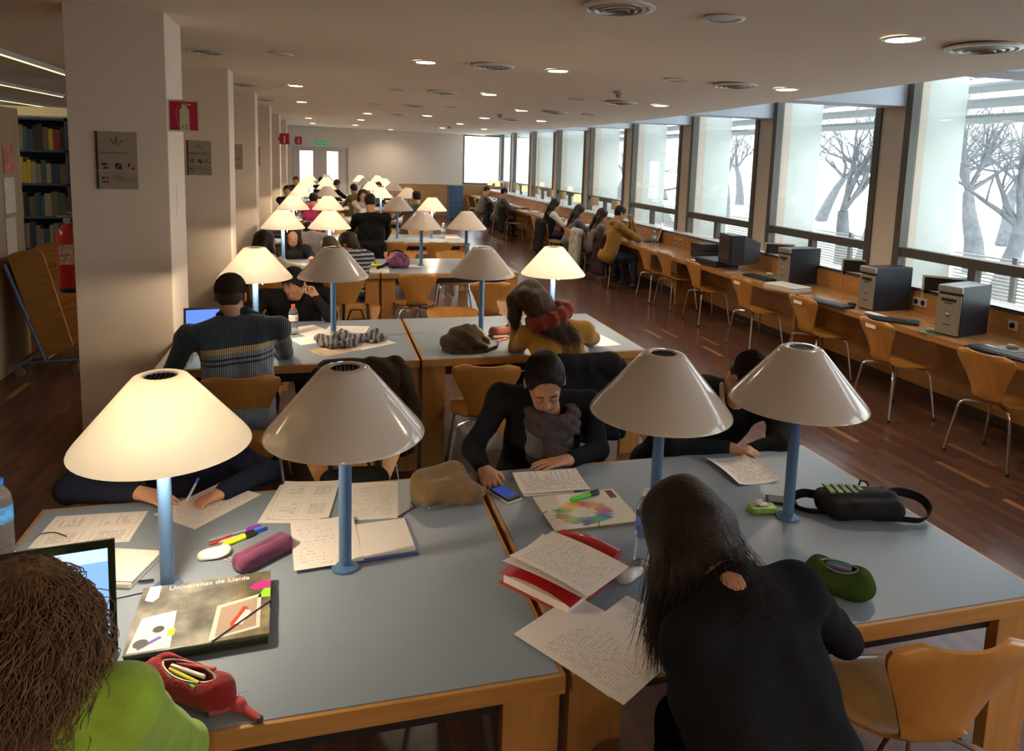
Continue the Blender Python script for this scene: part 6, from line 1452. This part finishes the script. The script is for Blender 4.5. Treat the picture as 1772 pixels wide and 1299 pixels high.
b = MB(); b.box((-.40, -.0, 0), (.0, .28, .045), c=.012); b.build('base', 'beige', t); b = MB(); b.box((-.395, .005, .045), (-.005, .275, .062), c=.008); b.build('lid', mat('scanner_lid', (.62, .58, .52), .3), t)
p = at(1236, 459, z=.78); t = thing('video_recorder', 'flat dark recorder box under the tube television', 'recorder', (p.x, p.y, .751), -PI/2+.1)
b = MB(); b.box((-.42, .0, 0), (.02, .36, .085), c=.005); b.build('case', 'dark', t); b = MB(); b.box((-.40, -.004, .015), (.0, .0, .07)); b.build('front_panel', 'black', t)
t2 = thing('television', 'bulky dark tube television standing on the counter between two windows', 'television', (p.x+.02, p.y-.20, .838), -.14)
b = MB(); V = [(0, -.19, .0), (0, .19, 0), (0, .19, .36), (0, -.19, .36), (.16, -.19, 0), (.16, .19, 0), (.16, .19, .36), (.16, -.19, .36), (.40, -.11, .03), (.40, .11, .03), (.40, .11, .27), (.40, -.11, .27)]
b.add(V, [(0, 3, 2, 1), (0, 1, 5, 4), (1, 2, 6, 5), (2, 3, 7, 6), (3, 0, 4, 7), (4, 5, 9, 8), (5, 6, 10, 9), (6, 7, 11, 10), (7, 4, 8, 11), (8, 9, 10, 11)]); b.build('casing', 'dark', t2)
b = MB(); b.box((-.012, -.18, .01), (.0, .18, .35), c=.006); b.build('bezel', 'black', t2); b = MB(); b.box((-.016, -.155, .055), (-.011, .155, .325), c=.003); b.build('screen', mat('tube_glass', (.03, .026, .02), .08), t2)
b = MB(); b.lathe([(.10, -.012), (.12, 0)], 20, T((.15, 0, 0))); b.build('swivel_foot', 'black', t2)
for i, (z0, lb) in enumerate(((0, 'lower of two dark boxes left of the tube television'), (.10, 'upper of two dark boxes left of the tube television'))):
    p = at(1214, 447, z=.751); t = thing('disc_player', lb, 'player', (p.x, p.y, .751+z0), -PI/2+.05, 'dark boxes beside the television'); b = MB(); b.box((-.30, .0, .004), (.0, .26, .095), c=.004); b.build('case', 'dark', t); b = MB(); b.box((-.28, -.003, .02), (-.02, .0, .08)); b.build('front_panel', 'black', t)
# sockets on the backsplash
for i, (u, v) in enumerate(((1757, 563), (1588, 522), (1600, 526), (1216, 428), (1165, 412), (1174, 414))):
    p = at(u, v, x=5.25+.06); t = thing('wall_socket', f'white wall socket on the wooden backsplash, {ordw[i]} from the camera', 'socket', (5.238+.012*p.y, p.y, .84), 0, 'sockets on the backsplash')
    b = MB(); b.box((-.01, -.04, -.04), (.003, .04, .04), c=.003); b.build('plate', 'beige', t)
    b = MB(); b.lathe([(.001, 0), (.02, 0), (.024, .004)], 16, T((-.011, 0, 0), ry=-PI/2)); b.build('outlet', 'black', t)
M['lampcloth'] = mat('yellowed_lamp_cloth', (.50, .38, .22), .8)
M['lampcloth_on'] = mat('glowing_lamp_cloth', (.8, .5, .2), .8, emit=(1, .62, .22), estr=.75)
for i, (u, v) in enumerate(((1065.6, 351), (1029.5, 347.6), (999, 342), (974, 337), (951.6, 333), (929, 330), (908, 325), (892, 323), (876, 320), (861, 317), (848, 316))):
    p = at(u, v, z=1.14); y = min(p.y, YE-1.0-.0); x = 5.02+.012*y; p = at(u, v, x=x); y = min(p.y, 24.5); z1 = .751
    lit = i in (2, 6, 9, 10); t = thing('counter_lamp', f'small {"glowing " if lit else ""}drum-shaded lamp on the window counter, {ordw[i]} from the camera', 'lamp', (x, y, z1), 0, 'drum-shaded lamps on the window counter')
    b = MB(); b.lathe([(.05, 0), (.05, .01), (.012, .02)], 18); b.build('base', 'chrome', t, True); b = MB(); b.lathe([(.008, .015), (.008, .36)], 10); b.build('pole', 'chrome', t, True)
    zc_ = min(max(p.z, 1.05), 1.25)-z1
    b = MB(); b.lathe([(.082, zc_-.075), (.076, zc_+.085), (.073, zc_+.085), (.079, zc_-.075), (.082, zc_-.075)], 24, cap=False); b.build('shade', 'lampcloth_on' if lit else 'lampcloth', t, True)
t = bottle('clear bottle on the window counter beside the mustard hoodie', 1131, 424, .23, .033, (.7, .75, .8), (.5, .6, .65), z=.751)
p = at(1122, 415, z=.76); t = thing('laptop', 'dark laptop seen from behind on the window counter near the clear bottle', 'laptop', (p.x+.08, p.y-.15, .751), -PI/2-.35)
b = MB(); b.box((-.16, -.22, 0), (.16, 0, .02), c=.004); b.build('base', 'black', t); b = MB(); b.box((-.16, 0, .01), (.16, .008, .23), T((0, 0, 0), rx=-.25), c=.003); b.build('screen_lid', 'silver', t)
p = at(1082, 396, z=.8); t = thing('laptop', 'laptop in front of the face of the mustard hoodie person', 'laptop', (5.02, 11.75, .751), -PI/2)
b = MB(); b.box((-.16, -.22, 0), (.16, 0, .02), c=.004); b.build('base', 'black', t); b = MB(); b.box((-.16, 0, .01), (.16, .008, .23), T((0, 0, 0), rx=-.25), c=.003); b.build('screen_lid', 'dark', t)
for i, (x, y, lb) in enumerate(((4.78, 5.3, 'white card taped to the counter edge before the second chair'), (4.80, 4.1, 'white card taped to the counter edge before the nearest chair'), (4.82, 6.5, 'white card taped to the counter edge left of the scanner'), (4.86, 8.7, 'white card taped to the counter beside two empty chairs'))):
    b = MB(); b.box((-.04, -.11, 0), (.04, .11, .0012)); o = b.build('card', 'whitepaper'); o.location = (x, y, .751); tag(o, lb, 'card', 'cards taped on the window counter')
rr_ = random.Random(5)
for i in range(12):
    y = 12.6+i*.95; x = xb(y)+.2+rr_.random()*.22
    t = thing('book', f'open book or sheets on the far window counter, {ordw[i]} going away from the camera', 'book', (x, y, .751), rr_.uniform(-.5, .5), 'books on the window counter'); b = MB(); b.box((-.1, -.14, .0), (.1, .14, rr_.uniform(.004, .03))); b.build('pages', ['blank', 'whitepaper', 'greywool', 'blank'][i % 4], t)
# blue drawer unit at the end wall
t = thing('drawer_cabinet', 'blue metal drawer cabinet against the far wall beside the counter', 'cabinet', (4.25, 24.0, 0), 0)
b = MB(); b.box((-.22, -.3, 0), (.22, .3, 1.12), c=.01); b.build('body', mat('blue_steel', (.05, .12, .22), .4), t)
for i in range(6): b = MB(); b.box((-.2, -.315, .05+i*.175), (.2, -.3, .21+i*.175), c=.004); b.build('drawer', mat('blue_steel_drawer', (.07, .15, .26), .4), t)

# ================================================================== LEFT SIDE: shelves, cart, signs
M['panelwood'] = mat('pale_shelf_end_veneer', (.34, .24, .15), .55, var=.1, vscale=2, stretch=(8, 8, 1))
t = thing('bookcase', 'wooden bookcase with blank end panel carrying three notices, at the left edge', 'bookcase', (-3.2, 7.2, 0))
b = MB(); b.box((.44, -1.5, 0), (.48, .5, 2.36), c=.002); b.build('end_panel', 'panelwood', t)
b = MB(); b.box((-.6, -1.5, 0), (.44, -1.46, 2.36)); b.box((-.6, .46, 0), (.44, .5, 2.36)); b.box((-.6, -1.46, 2.32), (.44, .46, 2.36)); b.box((-.6, -1.46, .05), (.44, .46, .09)); b.build('carcass', 'panelwood', t)
for i, (z0, z1, col, lb) in enumerate(((1.78, 2.03, (.50, .16, .08), 'orange and white printed notice, topmost on the bookcase end panel'), (1.42, 1.74, (.60, .53, .46), 'white typed notice, middle one on the bookcase end panel'), (1.06, 1.38, (.56, .49, .43), 'white typed notice in a sleeve, lowest on the bookcase end panel'))):
    b = MB(); b.box((0, 0, 0), (.004, .22, z1-z0)); o = b.build('notice', mat('notice_print', col, .5, var=.35 if i == 0 else .06, vscale=14)); o.location = (-2.718, 7.32-.02*i, z0); tag(o, lb, 'notice', 'notices on the bookcase end')
t = thing('book_shelves', 'blue metal library shelves full of books behind the first pillar', 'bookshelf', (-3.85, 9.4, 0))
M['shelfblue'] = mat('blue_grey_shelf_steel', (.035, .055, .10), .45)
SZ = [.10, .48, .86, 1.22, 1.60, 1.98]
for xx in (0, 1.0, 2.0): b = MB(); b.box((xx-.015, 0, 0), (xx+.015, .5, 2.35)); b.build('upright', 'shelfblue', t)
for z_ in SZ+[2.34]:
    b = MB(); b.box((.015, .0, z_-.025), (1.985, .5, z_)); b.build('shelf', 'shelfblue', t)
b = MB(); b.box((0, .49, 0), (2, .5, 2.34)); b.build('back_panel', 'shelfblue', t)
b = MB(); b.box((0, -.04, 2.36), (2.0, .0, 2.46)); b.build('header_sign', mat('cream_header', (.62, .52, .28), .5, emit=(1, .8, .4), estr=.06), t)
rr_ = random.Random(9); bc = [((.03, .03, .035), 'black'), ((.20, .16, .11), 'brown'), ((.45, .33, .04), 'yellow'), ((.35, .05, .04), 'red'), ((.32, .30, .27), 'grey'), ((.04, .08, .16), 'navy'), ((.46, .42, .34), 'cream'), ((.06, .16, .18), 'teal')]
bm_ = [mat('book_cloth_'+c[1], tuple(q*(.8 if c[1] == 'yellow' else .45) for q in c[0]), .6) for c in bc]
for si, z_ in enumerate(SZ[1:]):
    x = .05; k = 0
    while x < 1.25:
        wv = rr_.uniform(.03, .075); hv_ = rr_.uniform(.21, .30); ci = rr_.randrange(8) if not (si == 3 and .25 < x < .62) else 2
        if si == 0 and rr_.random() < .5: ci = 0
        o = MB(); o.box((0, 0, .002), (wv-.003, .2, hv_)); o.box((.003, -.001, hv_*.7), (wv-.006, .0, hv_*.85)); 
        ob = o.build('book', bm_[ci]); ob.location = (-3.85+x, 9.42, z_); k += 1
        tag(ob, f'{bc[ci][1]} book, {ordw[k-1]} from the left on the {["lowest","second lowest","middle","second highest","top"][si]} visible shelf', 'book', 'books on the blue shelves'); x += wv
# further shelving row for depth
t = thing('book_shelves', 'tall library shelves standing farther back beyond the blue ones', 'bookshelf', (-6.4, 12.2, 0))
b = MB(); b.box((0, 0, 0), (4.4, .04, 2.4)); b.build('back_panel', 'shelfblue', t)
for z_ in SZ: b = MB(); b.box((0, -.3, z_-.025), (4.4, 0, z_)); b.build('shelf', 'shelfblue', t); 
# slanted book cart
t = thing('book_cart', 'slanting beech book cart on blue steel frame with castors, left of the first pillar', 'cart', (-2.45, 7.1, 0), .0)
def quad_board(b, pts, y0, y1): b.prism([(x, z) for x, z in pts], 0, y1-y0, Matrix.Translation((0, y1, 0)) @ Matrix.Rotation(PI/2, 4, 'X'))
sidep = [(-.20, 1.06), (-.15, 1.10), (.02, 1.14), (.07, 1.09), (.27, .25), (.04, .16)]
for y0 in (0, .55): b = MB(); quad_board(b, sidep, y0, y0+.022); b.build('side_panel', 'beech', t)
for (xa, za, w_) in ((.03, .90, .24), (.12, .55, .22), (.20, .27, .2)):
    b = MB(); b.box((0, .022, -.01), (w_, .55, .01), T((xa, 0, za), ry=-.25)); b.build('shelf', 'beech', t)
b = MB(); b.box((0, .022, 0), (.015, .55, .95), T((-.16, 0, 1.06), ry=PI-.24)); b.build('back_board', 'beech', t)
b = MB()
for y0 in (-.02, .59): b.tube([(-.22, y0, 1.0), (.05, y0, .13), (.32, y0, .13)], .014, 8); b.tube([(.05, y0, .13), (-.17, y0, .11)], .014, 8)
b.tube([(-.17, -.02, .11), (-.17, .59, .11)], .014, 8); b.tube([(.32, -.02, .13), (.32, .59, .13)], .014, 8); b.build('frame', 'bluepole', t, True)
for x in (-.15, .30):
    for y0 in (-.02, .59): b = MB(); b.cyl((x-.0, y0-.012, .04), (x, y0+.012, .04), .038, n=16); b.box((x-.01, y0-.016, .04), (x+.01, y0+.016, .11)); b.build('castor', 'silver', t, True)
# fire extinguisher and its sign
t = thing('fire_extinguisher', 'red fire extinguisher hanging on the left side of the first pillar', 'fire extinguisher', (-1.715, 5.62, 1.02))
b = MB(); b.lathe([(.072, .03), (.08, .045), (.08, .38), (.07, .43), (.04, .465), (.02, .475)], 28); b.build('cylinder', 'red', t, True)
b = MB(); b.lathe([(.070, 0), (.074, .005), (.074, .035), (.07, .04)], 24); b.build('base_ring', 'black', t, True)
b = MB(); b.cyl((0, 0, .47), (0, 0, .52), .018, n=12); b.box((-.07, -.012, .52), (.03, .012, .535)); b.box((-.08, -.01, .545), (.02, .01, .557), T(ry=.12)); b.build('valve', 'silver', t)
b = MB(); b.cyl((-.0, -.018, .50), (0, -.045, .50), .022, n=16); b.build('gauge', 'chrome', t, True)
b = MB(); b.tube([(.02, 0, .50), (.07, -.04, .48), (.09, -.06, .35), (.085, -.04, .15), (.08, -.02, .08)], .009, 8); b.build('hose', 'black', t, True)
b = MB(); b.box((-.045, -.0815, .2), (.045, -.079, .34)); b.build('label_print', mat('extinguisher_label', (.6, .45, .4), .5, var=.6, vscale=40), t)
b = MB(); b.box((.06, -.02, .3), (.095, .02, .36)); b.build('wall_bracket', 'dark', t)
M['cream_sign'] = mat('luminous_cream_sign', (.62, .60, .36), .4); M['signred'] = mat('sign_red', (.50, .012, .06), .4)
t = thing('extinguisher_sign', 'square red sign with white extinguisher pictogram sticking out of the first pillar', 'sign', (-1.0, 5.40, 2.15))
b = MB(); b.box((-.02, 0, 0), (.18, .004, .215)); b.build('plate', 'cream_sign', t); b = MB(); b.box((-.008, -.001, .012), (.168, .0, .203)); b.build('red_field', 'signred', t)
b = MB(); b.prism([(.055, .012), (.115, .012), (.115, .145), (.10, .165), (.07, .165), (.055, .145)], 0, .001, Matrix.Translation((0, -.001, 0)) @ Matrix.Rotation(PI/2, 4, 'X')); b.box((.07, -.0022, .165), (.10, -.001, .19)); b.box((.085, -.0022, .178), (.125, -.001, .186))
b.tube([(.075, -.0016, .18), (.045, -.0016, .17), (.032, -.0016, .14), (.035, -.0016, .09), (.05, -.0016, .03)], .0035, 6, flat=(.0035, .0008)); b.build('pictogram', 'cream_sign', t)
text_obj('12', .042, 'black', t, Matrix.Translation((.062, -.0026, .02)) @ Matrix.Rotation(PI/2, 4, 'X'), 'number')
M['signgrey'] = mat('brushed_sign_plate', (.34, .28, .20), .5, metal=.0); M['signbur'] = mat('sign_burgundy', (.09, .006, .028), .5); M['signgreen'] = mat('sign_green', (.01, .06, .02), .5)
def pillar_sign(label, y, x0=-1.455, z0=1.755, w=.245, h=.38, full=True):
    t = thing('direction_sign', label, 'sign', (x0, y-.012, z0), 0, 'direction signs on the pillars')
    b = MB(); b.box((0, 0, h*.325), (w, .01, h)); b.box((0, .001, 0), (w, .01, h*.318)); b.build('plate', 'signgrey', t)
    R_ = Matrix.Rotation(PI/2, 4, 'X')
    b = MB(); b.box((-.004, -.002, h*.325), (.010, .0, h)); b.build('burgundy_edge', 'signbur', t); b = MB(); b.box((-.004, -.001, 0), (.010, .001, h*.318)); b.build('green_edge', 'signgreen', t)
    def pic(cx, cz, s, k):
        b = MB()
        A = [[[(-1, 1), (1, 1), (.1, .1), (-.5, .3), (-1, .35)], [(1, -.9), (-.8, -.9), (-.2, -.25), (.4, -.35), (1, 0)]], [[(-1, 1), (.8, 1), (-1, -.8)], [(1, .8), (1, -1), (-.8, -1)]], [[(-1, 1), (-.1, 1), (-1, -.6)], [(0, -.9), (1, -.9), (1, -.5), (.5, -.2)]], [[(-1, 1), (0, 1), (-.4, .3), (-1, .1)], [(1, 1), (.3, 1), (1, .2)], [(-1, -1), (1, -1), (1, -.4), (.3, -.6), (-1, -.4)]]][k]
        for poly in A: b.prism([(cx+x*s, cz+z*s) for x, z in poly], 0, .0012, R_)
        b.build('arrow_pictogram', 'signbur', t)
    pic(w*.20, h*.40, .020, 0); pic(w*.53, h*.40, .020, 1); pic(w*.85, h*.40, .020, 2); pic(w*.20, h*.16, .019, 3)
    b = MB(); b.prism([(w*.51, h*.76), (w*.53, h*.76), (w*.68, h*.86), (w*.66, h*.87)], 0, .0012, R_); b.prism([(w*.50, h*.76), (w*.49, h*.76), (w*.34, h*.85), (w*.36, h*.87)], 0, .0012, R_); b.box((w*.47, -.0012, h*.80), (w*.485, 0, h*.89)); b.box((w*.51, -.0012, h*.80), (w*.525, 0, h*.92)); b.build('emblem', 'dark', t)
    if full:
        text_obj('Biblioteca de Ciències de la Salut', .0155, 'dark', t, Matrix.Translation((w*.07, -.0005, h*.625)) @ R_ @ Matrix.Diagonal((.82, 1, 1, 1)), 'lettering')
        text_obj('L’Altre', .022, 'dark', t, Matrix.Translation((w*.36, .0005, h*.205)) @ R_, 'lettering')
    b = MB(); b.box((w*.07, -.0006, h*.60), (w*.95, 0, h*.603)); b.box((w*.1, .0004, h*.185), (w*.95, .001, h*.19)); b.box((w*.45, .0004, h*.15), (w*.95, .001, h*.158)); b.build('rule_line', 'dark', t)
for i, (y, lb) in enumerate(((5.38, 'grey direction sign with burgundy arrows on the first pillar in view'), (8.70, 'grey direction sign on the second pillar in view'), (11.92, 'grey direction sign on the third pillar in view'), (15.1, 'grey direction sign on the fourth pillar in view'))): pillar_sign(lb, y, full=i < 2)
b = MB(); b.box((0, 0, 0), (.002, .05, .26)); o = b.build('notice', 'whitepaper'); o.location = (-1.019, 5.62, 1.55); tag(o, 'narrow white notice with vertical lettering on the side of the first pillar', 'notice')
b = MB()
for k in range(7): b.box((.002, .012+(k % 3)*.008, .03+k*.03), (.0024, .017+(k % 3)*.010, .052+k*.03))
b.build('vertical_lettering', 'dark', o)
# red signs by the far pillars, exit sign
for i, (y, lb) in enumerate(((18.29, 'red fire sign sticking out of a far pillar'), (YE-.008, 'red fire sign on the end wall left of the doors'))):
    p = at([489, 517][i], 240+i*3, y=y); t = thing('fire_sign', lb, 'sign', (-1.02 if i == 0 else p.x-.12, y, p.z-.13), 0, 'far red fire signs'); b = MB(); b.box((0, 0, 0), (.22, .006, .26)); b.build('plate', 'signred', t); b = MB(); b.box((.09, -.002, .03), (.13, 0, .2)); b.build('pictogram', 'cream_sign', t)
    b = MB(); b.box((-.03, .0, .1), (.0, .006, .16)); b.box((.02, .004, .26), (.20, .008, .9)) if False else None; b.build('bracket', 'dark', t)
p = at(557, 247, y=YE-.03); t = thing('exit_sign', 'green emergency exit sign above the double doors', 'sign', (p.x, YE-.035, p.z)); b = MB(); b.box((-.22, 0, -.075), (.22, .03, .075), c=.003); b.build('housing', mat('exit_green', (.02, .20, .07), .4, emit=(.05, .6, .2), estr=.15), t)
b = MB(); b.box((-.17, -.003, -.045), (-.09, 0, .045)); b.prism([(-.03, .02), (.08, .02), (.08, .045), (.15, 0), (.08, -.045), (.08, -.02), (-.03, -.02)], 0, .003, Matrix.Translation((0, 0, 0)) @ Matrix.Rotation(PI/2, 4, 'X')); b.build('pictogram', 'cream_sign', t)
